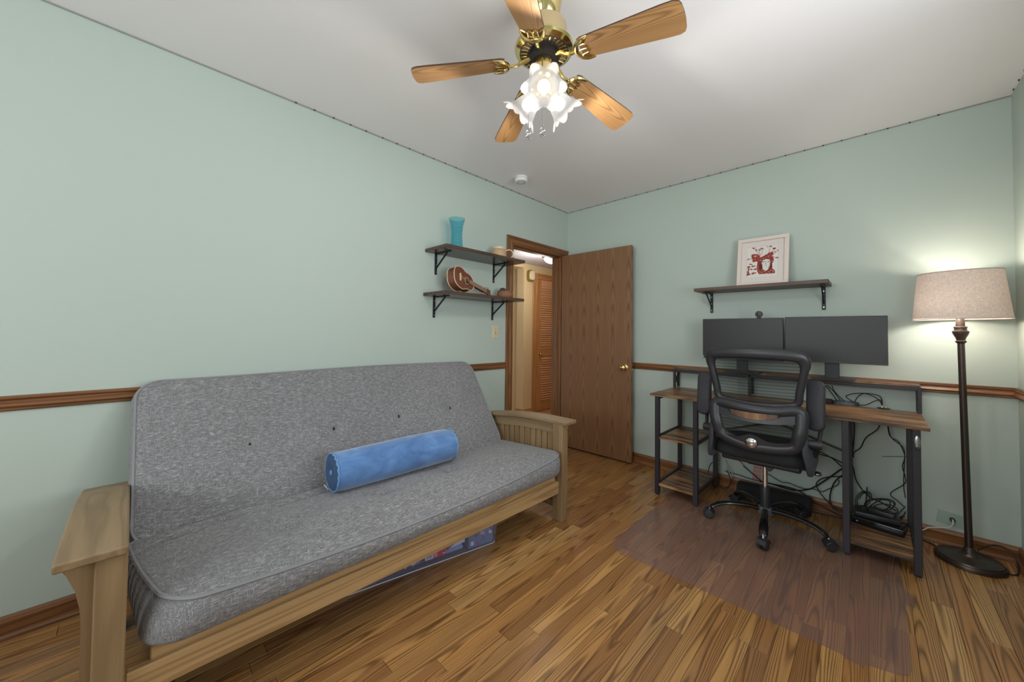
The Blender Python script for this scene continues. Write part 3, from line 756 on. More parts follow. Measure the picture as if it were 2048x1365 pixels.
def addflat(m, pts, c=.0066): q = flat(pts, c); m.add(q.v, q.f)
def ell(cx, cy, rx_, ry_, n=14, a0=0, wob=0): return [(cx + rx_ * math.cos(a0 + 2 * PI * k / n) * (1 + wob * math.sin(5 * k)), cy + ry_ * math.sin(a0 + 2 * PI * k / n) * (1 + wob * math.cos(3 * k))) for k in range(n)]
addflat(ink, [(-.015, .098), (.062, .096), (.062, .112), (.05, .126), (.038, .13), (.034, .15), (.048, .155), (.056, .175), (.052, .195), (.036, .208), (.01, .21), (-.012, .2), (-.024, .178), (-.026, .15), (-.03, .132), (-.022, .112)])
for k in range(16):
    cx, cy = R.uniform(-.052, .045), R.uniform(.178, .222); addflat(ink, ell(cx, cy, R.uniform(.008, .015), R.uniform(.006, .011), 9, R.uniform(0, 3), .25), .0066 + k * .00003)
for k in range(14):
    cx, cy = R.uniform(-.078, -.03), R.uniform(.096, .15); addflat(ink, ell(cx, cy, R.uniform(.005, .011), R.uniform(.003, .007), 8, R.uniform(0, 3), .3), .0066 + k * .00003)
for (x0, y0, x1, y1) in ((-.012, .215, -.045, .262), (-.01, .215, -.022, .25), (-.005, .215, .0, .255), (.03, .21, .034, .262), (.035, .205, .058, .246), (.04, .2, .078, .236), (.045, .19, .072, .19), (-.03, .2, -.072, .196), (.03, .215, .05, .225), (-.04, .15, -.06, .165)):
    dx, dy = x1 - x0, y1 - y0; l = math.hypot(dx, dy); nx, ny = -dy / l * .0009, dx / l * .0009
    addflat(ink, [(x0 + nx, y0 + ny), (x0 - nx, y0 - ny), (x1 - nx, y1 - ny), (x1 + nx, y1 + ny)])
    for k in range(5): addflat(ink, ell(x1 + R.uniform(-.011, .011), y1 + R.uniform(-.004, .004), R.uniform(.003, .007), R.uniform(.0015, .003), 7, R.uniform(0, 3)), .0067 + k * .00002)
obj('print_ink', ink, m_ink, t)
fc = MB(); addflat(fc, [(.003, .127), (.012, .118), (.022, .116), (.03, .124), (.033, .14), (.038, .17), (.034, .182), (.018, .187), (.002, .181), (-.001, .168), (.001, .145)], .0076)
obj('print_face', fc, m_paper, t)
dk = MB()
for cx in (.008, .03): addflat(dk, ell(cx, .171, .0075, .0016, 8), .0082); addflat(dk, ell(cx, .166, .003, .0011, 8), .0082)
addflat(dk, [(.0175, .17), (.0186, .17), (.019, .153), (.0165, .152)], .0082); addflat(dk, ell(.018, .1455, .0035, .0013, 8), .0082)
addflat(dk, ell(-.008, .142, .008, .02, 10), .0070); addflat(dk, ell(.043, .14, .006, .018, 10), .0070)
obj('print_features', dk, m_inkdark, t)

# ------------------------------------------------------------------ ceiling fan
t = thing('ceiling_fan', 'brass ceiling fan with five oak blades and tulip glass lights', 'ceiling fan', (FAN.x, FAN.y, H))
def fl(name, prof, mat, n=36, mod=None, parent=t, cap=False): return obj(name, MB().lathe(prof, (FAN.x, FAN.y, 0), (0, 0, 1), n, cap, mod), mat, parent)
fl('canopy', [(0, H), (.066, H), (.068, H - .006), (.067, H - .045), (.060, H - .085), (.046, H - .112), (.040, H - .12), (.034, H - .122), (.030, H - .115), (.014, H - .11)], m_brass)
fl('hanger_ball', [(.0, H - .10), (.026, H - .112), (.027, H - .126), (.016, H - .136), (0, H - .137)], m_blackhole, 20)
fl('downrod', [(.0085, H - .12), (.0085, 2.37)], m_brass, 14)
fl('motor_top', [(0, 2.388), (.030, 2.388), (.068, 2.384), (.084, 2.376), (.088, 2.366), (.089, 2.315), (.092, 2.305), (.10, 2.30)], m_brasssatin)
fl('motor_ring', [(.098, 2.304), (.111, 2.298), (.114, 2.290), (.110, 2.281), (.100, 2.276), (.094, 2.272), (.094, 2.275)], m_brass)
fl('motor_bottom', [(.0, 2.269), (.05, 2.269), (.094, 2.273)], m_pewter)
mb = MB()
for k in range(30):
    a = 2 * PI * k / 30
    mb.box((FAN.x + .077 * math.cos(a), FAN.y + .077 * math.sin(a), 2.270), (.026, .0065, .005), .001, Matrix.Rotation(a, 3, 'Z'))
obj('vent_ribs', mb, m_brass, t)
fl('flywheel', [(0, 2.270), (.056, 2.268), (.058, 2.250), (.05, 2.246), (0, 2.246)], m_blackhole)
fl('switch_housing', [(.028, 2.248), (.036, 2.244), (.040, 2.232), (.040, 2.185), (.036, 2.172), (.030, 2.165), (.034, 2.158), (.034, 2.14), (.022, 2.122), (.012, 2.112), (.008, 2.100), (0, 2.096)], m_brass, 28)
BA = 9.0
for k in range(5):
    a = rad(BA + 72 * k); dx = Vector((math.cos(a), math.sin(a), 0)); dy = Vector((-math.sin(a), math.cos(a), 0)); c0 = Vector((FAN.x, FAN.y, 0))
    pt = rad(-11)     # +90 deg edge lowered
    ny = dy * math.cos(pt) + Vector((0, 0, 1)) * math.sin(pt); nz = -dy * math.sin(pt) + Vector((0, 0, 1)) * math.cos(pt)
    zb = lambda r: 2.232 - .055 * (r - .13) / .37
    def BP(r, w, h): return c0 + dx * r + Vector((0, 0, zb(r))) + ny * w + nz * h
    ol = [(.152, -.036), (.165, -.042), (.30, -.050), (.44, -.0585), (.478, -.059), (.493, -.053), (.499, -.040), (.502, -.012), (.502, .012), (.499, .040), (.493, .053), (.478, .059), (.44, .0585), (.30, .050), (.165, .042), (.152, .036)]
    mb = MB(); vs = [BP(r, w, -.003) for r, w in ol] + [BP(r, w, .003) for r, w in ol]; n = len(ol)
    mb.add(vs, [tuple(range(n - 1, -1, -1))], 0); mb.add(vs, [tuple(range(n, 2 * n))], 0); mb.add(vs, [(i, (i + 1) % n, (i + 1) % n + n, i + n) for i in range(n)], 1)
    # blade in a local frame so the grain runs along it
    me = bpy.data.meshes.new('blade')
    org = BP(.32, 0, 0); ax = (BP(.4, 0, 0) - BP(.2, 0, 0)).normalized(); ay = ny.normalized(); az = ax.cross(ay).normalized(); ay = az.cross(ax)
    LM = Matrix((ax, ay, az))
    me.from_pydata([tuple(LM @ (Vector(v) - org)) for v in mb.v], [], mb.f)
    me.materials.append(m_blade); me.materials.append(m_bladeedge)
    for p, mi in zip(me.polygons, mb.mi): p.material_index = mi
    bm = bmesh.new(); bm.from_mesh(me); bmesh.ops.remove_doubles(bm, verts=bm.verts, dist=1e-5); bmesh.ops.recalc_face_normals(bm, faces=bm.faces); bm.to_mesh(me); bm.free()
    bl = bpy.data.objects.new('blade', me); COL.objects.link(bl); bl.parent = t
    bl.matrix_local = Matrix.Translation(org - t.location) @ LM.transposed().to_4x4()
    iron = MB()
    pth = [c0 + dx * .048 + Vector((0, 0, 2.256)), c0 + dx * .075 + Vector((0, 0, 2.246)), c0 + dx * .105 + Vector((0, 0, 2.226)), BP(.138, 0, -.008)]
    iron.tube(pth, lambda u: .0085 - .002 * u, 8, smooth=4)
    cres = [BP(.195, -.044, -.006), BP(.172, -.040, -.0085), BP(.150, -.027, -.010), BP(.138, 0, -.010), BP(.150, .027, -.010), BP(.172, .040, -.0085), BP(.195, .044, -.006)]
    iron.tube(cres, lambda u: .0028 + .0065 * math.sin(PI * u), 8, smooth=4)
    inn = [BP(.19, -.040, -.006), BP(.176, -.022, -.007), BP(.186, -.008, -.007), BP(.170, 0, -.0075), BP(.186, .008, -.007), BP(.176, .022, -.007), BP(.19, .040, -.006)]
    iron.tube(inn, .0026, 6, smooth=3)
    for w in (-.02, 0, .02): iron.tube([BP(.142 + abs(w) * .4, w, -.010), BP(.178, w * .9, -.007)], .003, 6)
    io = obj('blade_iron', iron, m_brass, t)
LIGHTS = []
for k, aa in enumerate((310, 70, 190)):
    a = rad(aa); d = Vector((math.cos(a), math.sin(a), 0)); ax = (d * math.cos(rad(38)) - Vector((0, 0, 1)) * math.sin(rad(38))).normalized()
    mouth = Vector((FAN.x, FAN.y, 2.068)) + d * .108
    b0 = mouth - ax * .092
    arm = MB(); arm.tube([Vector((FAN.x, FAN.y, 2.145)) + d * .025, Vector((FAN.x, FAN.y, 2.15)) + d * .036, b0 - ax * .012], .007, 8, smooth=4)
    arm.lathe([(0, -.022), (.017, -.022), (.021, -.012), (.021, .006), (.017, .008)], b0, ax, 18, cap=False)
    lk = obj('light_arm', arm, m_brass, t)
    sh = MB(); prof = [(.019, .0), (.024, .008), (.033, .022), (.041, .04), (.046, .058), (.053, .074), (.063, .086), (.072, .092)]
    n = 48
    def md(r, h, an, j): 
        u = (j / 7.0) ** 2; return (r * (1 + .16 * u * math.cos(6 * an)), h + .012 * u * math.cos(6 * an))
    sh.lathe(prof, b0, ax, n, cap=False, mod=md)
    so = obj('tulip_shade', sh, m_frost, t, recalc=True)
    bu = MB(); bu.lathe([(.011, -.005), (.012, .012), (.018, .024), (.0235, .038), (.024, .048), (.021, .058), (.012, .066), (0, .069)], b0, ax, 18, cap=False)
    obj('bulb', bu, m_bulb, so)
    sl_ = bpy.data.lights.new('fan_bulb_light', 'SPOT'); sl_.energy = LIGHT_FAN; sl_.color = (1.0, .95, .88); sl_.shadow_soft_size = .028; sl_.spot_size = rad(165); sl_.spot_blend = .25
    so_ = bpy.data.objects.new('fan_bulb_light', sl_); COL.objects.link(so_); so_.location = b0 + ax * .086; so_.rotation_euler = ax.to_track_quat('-Z', 'Y').to_euler()
for (dxy, z0, z1) in ((Vector((-.055, -.024, 0)), 2.13, 1.992), (Vector((.006, -.012, 0)), 2.10, 1.985)):
    p = Vector((FAN.x, FAN.y, 0)) + dxy
    ch = obj('pull_chain', MB().cyl(p + Vector((0, 0, z0)), p + Vector((0, 0, z1)), .0016, n=6), m_satinchrome, t)
    pen = MB(); pts = []
    for q in range(15):
        u = q / 14; s2 = 1 if u < .5 else -1
        an = PI * (0.15 + 1.35 * (u * 2 if u < .5 else (u - .5) * 2))
        pts.append(p + Vector((0, 0, z1 - .013 - .026 * u)) + (Vector((.72, .69, 0)) * .010 * math.sin(an * 1.0 + (0 if u < .5 else PI))))
    pen.tube([p + Vector((0, 0, z1)), p + Vector((0, 0, z1 - .006))], .003, 6); pen.tube(pts, .0022, 6, smooth=2)
    pen.tube([p + Vector((.72 * .011 * math.cos(v * PI / 8), .69 * .011 * math.cos(v * PI / 8), z1 - .026 + .019 * math.sin(v * PI / 8))) for v in range(16)], .0014, 5, closed=True)
    obj('pendant', pen, m_satinchrome, ch)

# ------------------------------------------------------------------ futon
XF = .98; YN0, YN1 = -3.37, -3.31; YFA, YFB = -1.40, -1.337
t = thing('futon', 'mission style oak futon frame with slatted arms', 'futon', (.55, -2.35, 0))
def armz(x): return .632 - .16 * (x - .84) ** 2 * (1 if x < .84 else .25)
for yi, sgn in ((-3.31, -1), (-1.40, 1)):
    yo = yi + sgn * .128
    ya, yb = min(yi, yo), max(yi, yo)
    # armrest board
    xs = [.16 + k * (1.0 - .16) / 14 for k in range(15)]
    mb = MB(); vs = []
    for x in xs:
        z = armz(x); vs += [(x, ya, z - .024), (x, yb, z - .024), (x, yb, z), (x, ya, z)]
    fs = [(4 * i + k, 4 * i + (k + 1) % 4, 4 * i + 4 + (k + 1) % 4, 4 * i + 4 + k) for i in range(14) for k in range(4)] + [(3, 2, 1, 0), (56, 57, 58, 59)]
    mb.add(vs, fs); o = obj('armrest', mb, m_futonx, t)
    bv = o.modifiers.new('bevel', 'BEVEL'); bv.width = .005; bv.segments = 2; bv.limit_method = 'ANGLE'
    y0 = yi + sgn * .030
    lz = armz(.95) - .022
    obj('leg', MB().box((XF - .0375, y0, lz / 2), (.075, .060, lz), .003), m_futonz, t)
    obj('leg', MB().box((.20 + .0375, y0, (armz(.24) - .022) / 2), (.075, .060, armz(.24) - .022), .003), m_futonz, t)
    # corbel boards outside each leg
    for xc in (XF - .045, .24):
        prof = [(0, .012)] ; zt = lz if xc > .5 else armz(.24) - .024
        pts = [(0, .0), (.020, .0), (.020, .43), (.023, zt - .13), (.032, zt - .08), (.048, zt - .035), (.060, zt - .012), (.060, zt), (0, zt)]
        mb = MB().prism(pts, lambda a, b: (xc - .012, yi + sgn * (.0605 + a), b), lambda a, b: (xc + .012, yi + sgn * (.0605 + a), b)); obj('corbel', mb, m_futonz, t)
    # top and bottom arm rails, slats
    ys = yi + sgn * .030
    mb = MB(); vs = []
    xs = [.2755 + k * (XF - .0755 - .2755) / 8 for k in range(9)]
    for x in xs: vs += [(x, ys - .011, armz(x) - .10 + (.012 if .3 < x < .9 else 0)), (x, ys + .011, armz(x) - .10 + (.012 if .3 < x < .9 else 0)), (x, ys + .011, armz(x) - .024), (x, ys - .011, armz(x) - .024)]
    mb.add(vs, [(4 * i + k, 4 * i + (k + 1) % 4, 4 * i + 4 + (k + 1) % 4, 4 * i + 4 + k) for i in range(8) for k in range(4)] + [(3, 2, 1, 0), (32, 33, 34, 35)])
    obj('arm_rail', mb, m_futonx, t)
    obj('arm_rail', MB().box(((.2755 + XF - .0755) / 2, ys, .105), (XF - .0755 - .2755, .022, .07), .002), m_futonx, t)
    for k in range(12):
        x = .305 + k * (.865 - .305) / 11
        obj('slat', MB().box((x, ys, .34), (.0415, .012, .42), .0015), m_futonz, t)
# apron, deck rails, back frame, slats under the mattress
obj('apron', MB().bar((XF - .034, -3.3075, .232), (XF - .034, -1.4025, .216), .026, .076, .003), m_futony_lit, t)
obj('deck_rail', MB().box((XF - .057, -2.342, .285), (.045, 1.836, .068), .003), m_futony_lit, t)
obj('deck_rail', MB().box((.44, -2.342, .235), (.045, 1.836, .06), .003), m_futony_lit, t)
obj('stretcher', MB().box((.22, -2.355, .20), (.026, 1.905, .085), .003), m_futony_lit, t)
for k in range(2):
    z = (.42, .80)[k]; obj('back_rail', MB().bar((.345 - .34 * k * .72 - .03, -3.26, z - .08), (.345 - .34 * k * .72 - .03, -1.44, z - .08), .022, .06, .003), m_futony_lit, t)
for k in range(9):
    y = -3.2 + k * (1.72 / 8); obj('deck_slat', MB().box((.69, y, .288), (.44, .07, .014), .002), m_futonx, t)
# mattress
MT = thing('futon_mattress', 'grey heathered folded mattress on the oak futon', 'mattress', (.6, -2.37, .40))
def slab(name, L, Wd, T, fn, nx, ny, rc, mats, tufts, seed, parent, piping=True, crown=.03, edges=(1, 1)):
    """padded slab in local coords: a along the length, b across, c thickness; fn maps to world"""
    def plan(u, v):        # u,v in [-1,1]: rounded rectangle
        a, b = u * L / 2, v * Wd / 2
        ca, cb = L / 2 - rc, Wd / 2 - rc
        if abs(a) > ca and abs(b) > cb:
            da, db = abs(a) - ca, abs(b) - cb; h = math.hypot(da, db)
            if h > 1e-9:
                k = max(da, db) / h; a = math.copysign(ca + da * k, a); b = math.copysign(cb + db * k, b)
        return a, b
    def wr(a, b):
        w = .007 * mnoise.noise(Vector((a * 3.2 + seed, b * 5, seed))) + .0035 * mnoise.noise(Vector((a * 9, b * 14 + seed, 3))) + .0015 * mnoise.noise(Vector((a * 24, b * 30, seed)))
        if seed == 2.0:      # gathers where the seat folds into the back
            w += .013 * math.exp(-((b + .215 + .02 * math.sin(a * 2.3)) / .022) ** 2) - .016 * math.exp(-((b + .165 + .025 * math.sin(a * 2.3 + .5)) / .016) ** 2)
            w += .007 * math.exp(-((b + .12 + .03 * math.sin(a * 3.1)) / .03) ** 2)
        return w
    us = [math.sin(PI / 2 * (-1 + 2 * i / nx)) * .35 + .65 * (-1 + 2 * i / nx) for i in range(nx + 1)]
    vs_ = [math.sin(PI / 2 * (-1 + 2 * j / ny)) * .45 + .55 * (-1 + 2 * j / ny) for j in range(ny + 1)]
    V = []; F = []
    def height(a, b, u, v):
        e = (1 - abs(u) ** 6) * (1 - abs(v) ** 3.0)
        h = T / 2 - .004 + crown * e + wr(a, b) * min(1, e * 3)
        for ta, tb, dep, sg in tufts:
            d2 = ((a - ta) / sg) ** 2 + ((b - tb) / (sg * .8)) ** 2; th_ = math.atan2(b - tb, a - ta)
            h -= dep * (.40 * math.exp(-d2) * (1 + .35 * math.cos(th_ * 4 + ta * 9)) + .60 * math.exp(-d2 * 12))
        return h
    for j, v in enumerate(vs_):
        for i, u in enumerate(us):
            a, b = plan(u, v); V.append((a, b, height(a, b, u, v)))
    NX = nx + 1
    for j in range(ny):
        for i in range(nx): F.append((j * NX + i, j * NX + i + 1, (j + 1) * NX + i + 1, (j + 1) * NX + i))
    ring = [i for i in range(NX)] + [j * NX + nx for j in range(1, ny + 1)] + [ny * NX + i for i in range(nx - 1, -1, -1)] + [j * NX for j in range(ny - 1, 0, -1)]
    prev = ring; n = len(ring)
    for lv, (cc, bul) in enumerate(((.28, .012), (-.05, .016), (-.38, .012), (-.5, 0.0))):
        cur = []
        for idx in ring:
            a, b, h = V[idx]; l = math.hypot(a / L, b / Wd)
            # outward direction from the rounded rectangle
            ca, cb = L / 2 - rc, Wd / 2 - rc; o = Vector((max(abs(a) - ca, 0) * (1 if a > 0 else -1), max(abs(b) - cb, 0) * (1 if b > 0 else -1)))
            if o.length < 1e-6: o = Vector((0, 0))
            else: o.normalize()
            V.append((a + o.x * bul, b + o.y * bul, cc * T)); cur.append(len(V) - 1)
        for k in range(n): F.append((prev[k], cur[k], cur[(k + 1) % n], prev[(k + 1) % n]))
        prev = cur
    F.append(tuple(prev))
    mb = MB(); mb.add([fn(Vector(v)) for v in V], F)
    return mb, [V[i] for i in ring]
LB = 1.86
Lc = -2.362
# seat slab: local a -> +y, b -> -x (from front to back), c -> up
SW, ST = .60, .125
LS = LB - .022
def seatfn(p):
    a, b, c = p
    a += .010
    if a < 0: w_ = max(0.0, (-a / (LS / 2) - .70) / .30); k_ = max(0.0, min(1.0, (c + ST / 2) / ST)); a -= .034 * max(0, min(1, (.30 - b) / .55)) * min(1, -a / (LS / 2))
    if a < 0: a += .050 * k_ * w_ * max(0.0, min(1.0, (b + .26) / .56)) ** 2.2
    y = Lc + a
    x = .715 + b                                  # b positive to the front
    zt = .372 + .06 * (b + .05)                   # tilt: front a little higher
    z = zt + c
    tb = max(0, (b - .12) / .18)
    if tb > 0:                                    # front seam sags in the middle of the length
        sag = .050 * (1 - (abs(a) / (LB / 2)) ** 2.2) * min(1, tb) ** 1.6
        k = max(0, min(1, (c + ST / 2) / ST)); z -= sag * k
        x += .012 * k * (1 - (abs(a) / (LB / 2)) ** 2)
    return Vector((x, y, z))
seat_t = [(-2.886 - Lc, .07, .040, .10), (-2.493 - Lc, .05, .044, .10), (-2.104 - Lc, .03, .044, .10), (-1.673 - Lc, .06, .034, .09)]
mb, ring = slab('seat', LS, SW, ST, seatfn, 90, 36, .09, None, seat_t, 2.0, MT, crown=.028)
m_fab_y = heather('grey_heather_linen_y', lin(122, 121, 123), lin(90, 90, 94), lin(186, 186, 188), (1, 0))
seat = obj('seat_cushion', mb, m_fab_y, MT, smooth=60)
pp = [seatfn(Vector((a * 1.003, b * 1.003, h - .003))) for a, b, h in ring]
obj('piping', MB().tube(pp, .0065, 6, closed=True), m_piping, seat)
# back slab: local a -> y, b -> up the back, c -> forward normal
bd = Vector((-.40, 0, .575)).normalized(); bn = Vector((bd.z, 0, -bd.x)).normalized()
BW, BT = .70, .085
B0 = Vector((.497, 0, .405)) - bn * .065          # foot of the slab mid-plane
def backfn(p):
    a, b, c = p; u = (b + BW / 2); c = c if c > 0 else c * (1 - .35 * u / BW)
    q = B0 + bd * u + bn * c; q.y = Lc - .002 + a
    bow = .006 * math.sin(a * 3.2 + 1); q += bd * bow * (u / BW)
    return q
back_t = []
for y, zz in ((-2.918, .668), (-2.539, .672), (-2.151, .679), (-1.763, .679)): back_t.append((y - Lc, (zz - .405) / bd.z - BW / 2 - .0, .026, .045))
mb, ring = slab('back', LB + .01, BW, BT, backfn, 90, 40, .085, None, back_t, 5.0, MT, crown=.020)
# a child with its own frame so the weave follows the slab
back = obj('back_cushion', mb, heather('grey_heather_linen_back', lin(124, 123, 125), lin(90, 90, 94), lin(188, 188, 190), (1, 2)), MT, smooth=60)
pp = [backfn(Vector((a * 1.003, b * 1.003, h - .003))) for a, b, h in ring]
obj('piping', MB().tube(pp, .006, 6, closed=True), m_piping, back)
for ta, tb, d, s in back_t:
    q = backfn(Vector((ta, tb, BT / 2 - .006))); obj('tuft', MB().sphere(q + bn * .006, .0075, 10, 8, (.8, .7, 1.7)), m_blackhole, back)
for ta, tb, d, s in seat_t:
    q = seatfn(Vector((ta, tb, ST / 2 - .006))); obj('tuft', MB().sphere(q, .008, 8, 6, (1, 1, .4)), m_piping, seat)
# bolster pillow
P0, P1 = Vector((.612, -2.665, .545)), Vector((.628, -2.015, .545)); BR_ = .088
t = thing('bolster_pillow', 'blue velvet bolster pillow lying on the grey futon mattress', 'pillow', (.62, -2.34, .457))
ax = (P1 - P0).normalized(); LL = (P1 - P0).length
def wob(r, h, a, j): return (r * (1 + .018 * math.sin(3 * a + h * 9) + .012 * math.sin(7 * a + h * 31) * (1 if h < .08 or h > LL - .08 else .4)), h)
prof = [(BR_ * .95, .004), (BR_ * .99, .02)] + [(BR_ * (1.0 + .03 * math.sin(PI * k / 16)), .02 + k * (LL - .04) / 16) for k in range(1, 16)] + [(BR_ * .99, LL - .02), (BR_ * .95, LL - .004)]
obj('cover', MB().lathe(prof, P0, ax, 36, cap=False, mod=wob), m_velvet, t)
for p, s in ((P0, -1), (P1, 1)):
    q = MB().lathe([(BR_ * .955, -.005 * s * 1), (BR_ * .7, .006 * s), (BR_ * .35, .005 * s), (.012, -.004 * s), (0, -.005 * s)], p, ax, 36, cap=False); obj('end_panel', q, m_velvetd, t)
    x = Vector((0, 0, 1)).cross(ax).normalized(); y = ax.cross(x)
    obj('piping', MB().tube([p + ax * (.003 * -s + .003 * math.sin(3 * k)) + (x * math.cos(k * PI / 18) + y * math.sin(k * PI / 18)) * BR_ * (.965 + .012 * math.sin(k * .9)) for k in range(36)], .004, 6, closed=True), m_velvetp, t)
    obj('button', MB().sphere(p + ax * .001 * s, .013, 12, 8, (1, .45, 1)), m_velvetp, t)
obj('care_tag', MB().box(P0 + Vector((-.045, -.006, -.078)), (.03, .002, .022), 0, Matrix.Rotation(.5, 3, 'X')), m_whitecard, t)

# ------------------------------------------------------------------ storage bin and contents under the futon
bo = Vector((.868, -1.822, 0)); bu_ = Vector((-.151, -.742, 0)).normalized(); bv_ = Vector((-bu_.y * -1, 0, 0)); bv_ = Vector((bu_.y, -bu_.x, 0))   # u: along the front to -y, v: inward
def BN(u, v, z): return bo + bu_ * u + bv_ * v + Vector((0, 0, z))
t = thing('storage_bin', 'clear plastic storage bin pushed under the futon', 'storage bin', bo + bu_ * .45 + bv_ * .2)
bl_, bw_, bh_ = .95, .42, .145
def rrp(l, w, r, ins):
    return [(l / 2 + a, w / 2 + b) for a, b in rrect(l - 2 * ins, w - 2 * ins, r)]
o0, o1 = rrp(bl_, bw_, .035, .018), rrp(bl_, bw_, .04, 0)
n = len(o0); mb = MB(); lev = [(o0, .0), (rrp(bl_, bw_, .04, .012), .012), (o1, bh_)]
vs = [BN(a, b, z + .001) for pts, z in lev for a, b in pts]
mb.add(vs, [(j * n + k, j * n + (k + 1) % n, (j + 1) * n + (k + 1) % n, (j + 1) * n + k) for j in range(2) for k in range(n)] + [tuple(range(n))]); obj('tub', mb, m_bin, t)
o2 = rrp(bl_, bw_, .045, -.012)
mb = MB(); mb.add([BN(a, b, bh_ + .001) for a, b in o1] + [BN(a, b, bh_ + .001) for a, b in o2] + [BN(a, b, bh_ - .012) for a, b in o2], [(k, (k + 1) % n, (k + 1) % n + n, k + n) for k in range(n)] + [(k + n, (k + 1) % n + n, (k + 1) % n + 2 * n, k + 2 * n) for k in range(n)]); obj('rim', mb, m_bin, t)
mb = MB(); mb.tube([BN(a, b, .004) for a, b in rrp(bl_, bw_, .035, .017)], .0025, 6, closed=True); obj('base_edge', mb, plain('bin_edge', lin(206, 212, 230), .3), t)
br = Matrix((bu_, bv_, Vector((0, 0, 1)))).transposed()
t = thing('printed_box', 'slate blue box with pink flowers inside the clear bin', 'box', BN(.13, .045, .003))
obj('carton', MB().box(BN(.115, .055, .066), (.155, .05, .12), .002, br), m_slatecard, t)
mb = MB()
for u, z in ((.055, .082), (.15, .075), (.135, .022), (.075, .125), (.10, .045)): mb.sphere(BN(u, .0295, z), .013, 10, 6, (1, .12, 1))
obj('flowers', mb, m_pinkdot, t)
mb = MB(); mb.box(BN(.055, .0295, .068), (.018, .002, .02), 0, br); mb.box(BN(.17, .0295, .032), (.018, .002, .02), 0, br)
for k in range(7): mb.tube([BN(.10 + .006 * math.cos(q) + .008 * (k % 3), .0292, .075 - .008 * (k // 3) + .006 * math.sin(q)) for q in (0, 1, 2, 3, 4)], .0009, 4)
obj('labels', mb, m_whitecard, t)
t = thing('red_box', 'red carton with a barcode label inside the clear bin', 'box', BN(.42, .045, .02))
obj('carton', MB().box(BN(.385, .060, .066), (.115, .06, .085), .0015, br), m_red, t)
obj('side_panel', MB().box(BN(.4445, .060, .066), (.003, .058, .083), 0, br), m_teal, t)
mb = MB(); mb.box(BN(.418, .0295, .040), (.044, .0012, .026), 0, br); mb.box(BN(.338, .0295, .036), (.014, .0012, .005), 0, br)
for k in range(5): mb.box(BN(.384 - k * .0005, .0295, .050 - k * .0045), (.020 - .003 * (k % 2), .0012, .0015), 0, br)
for k in range(5): mb.box(BN(.400 - k * .014, .0295, .072), (.009, .0012, .012), 0, br)
obj('label', mb, m_whitecard, t)
mb = MB()
for k, w in enumerate((.004, .0015, .003, .0015, .004, .002, .003)): mb.box(BN(.431 - k * .0042, .0288, .040), (w * .6, .0012, .015), 0, br)
obj('barcode', mb, m_barcode, t)
pr = [(.50, .035), (.545, .035), (.552, .085), (.505, .075), (.49, .075)]
t = tag(obj('paper_star', MB().prism([(.545, .018), (.518, .040), (.505, .022), (.488, .03), (.490, .085), (.535, .07)], lambda a, b: BN(a, .032, b), lambda a, b: BN(a, .034, b)), m_whitecard), 'folded white paper ornament inside the clear bin', 'paper ornament')
t = tag(obj('gift_tag', MB().prism([(.215, .055), (.295, .048), (.30, .052), (.215, .085)], lambda a, b: BN(a, .032, b), lambda a, b: BN(a, .034, b)), m_whitecard), 'white card strip beside the printed box in the clear bin', 'card')
t = tag(obj('tape_roll', MB().sphere(BN(.31, .045, .052), .016, 12, 8, (.8, .5, 1.1)), m_orange), 'small orange roll beside the red carton in the clear bin', 'tape roll')
mb = MB(); vs = []; nu, nv = 24, 8
for i in range(nu + 1):
    for j in range(nv + 1):
        u = .21 + i * (.92 - .21) / nu; v = .06 + j * .3 / nv; z = .036 + .016 * mnoise.noise(Vector((u * 14, v * 14, 1))); vs.append(BN(u, v if v > .09 else v, z if j else .008))
mb.add(vs, [(i * (nv + 1) + j, i * (nv + 1) + j + 1, (i + 1) * (nv + 1) + j + 1, (i + 1) * (nv + 1) + j) for i in range(nu) for j in range(nv)])
tag(obj('tissue_paper', mb, m_bluebag), 'crumpled blue tissue lining the clear storage bin', 'tissue paper')

# ------------------------------------------------------------------ chair mat
pts = [(1.305, -1.30), (1.345, -1.419), (1.40, -1.425)]
out = [(1.312, -.40), (1.312, -1.33), (1.33, -1.385), (1.37, -1.42), (1.395, -1.425), (1.40, -1.44), (1.435, -1.44), (1.44, -1.425), (2.30, -1.425), (2.31, -1.44), (2.36, -1.44), (2.365, -1.42), (2.44, -1.40), (2.475, -1.375), (2.485, -1.33), (2.487, -.88), (2.517, -.875), (2.52, -.80), (2.50, -.74), (2.486, -.73), (2.486, -.40)]
mb = MB().prism(out, lambda a, b: (a, b, .0004), lambda a, b: (a, b, .003))
tag(obj('chair_mat', mb, m_chairmat, smooth=20), 'smoky translucent chair mat on the oak floor under the desk chair', 'chair mat')
MZ = .003

# ------------------------------------------------------------------ desk
DX0, DX1, DYF, DYB, DT = 1.187, 2.593, -.582, -.07, .752
t = thing('desk', 'rustic brown computer desk with black metal legs and a raised shelf', 'desk', ((DX0 + DX1) / 2, -.33, 0))
def zleg(x, y): return MZ if (1.312 < x < 2.486 and y < -.40) else 0
obj('tabletop', MB().box(((DX0 + DX1) / 2, (DYF + DYB) / 2, DT - .009), (DX1 - DX0, DYB - DYF, .018), .0015), m_rustic, t)
LX = (1.232, 1.502, 2.282, 2.547); LYF, LYB = -.548, -.095; lw = .030
for x in LX:
    for y in (LYF, LYB):
        z0 = zleg(x, y) + .001
        lg = obj('leg', MB().box((x, y, (z0 + .008 + DT - .018) / 2), (lw, lw, DT - .018 - z0 - .008), .002), m_blackmetal, t)
        obj('foot', MB().cyl((x, y, z0), (x, y, z0 + .010), .012, n=12), m_blackplastic, lg)
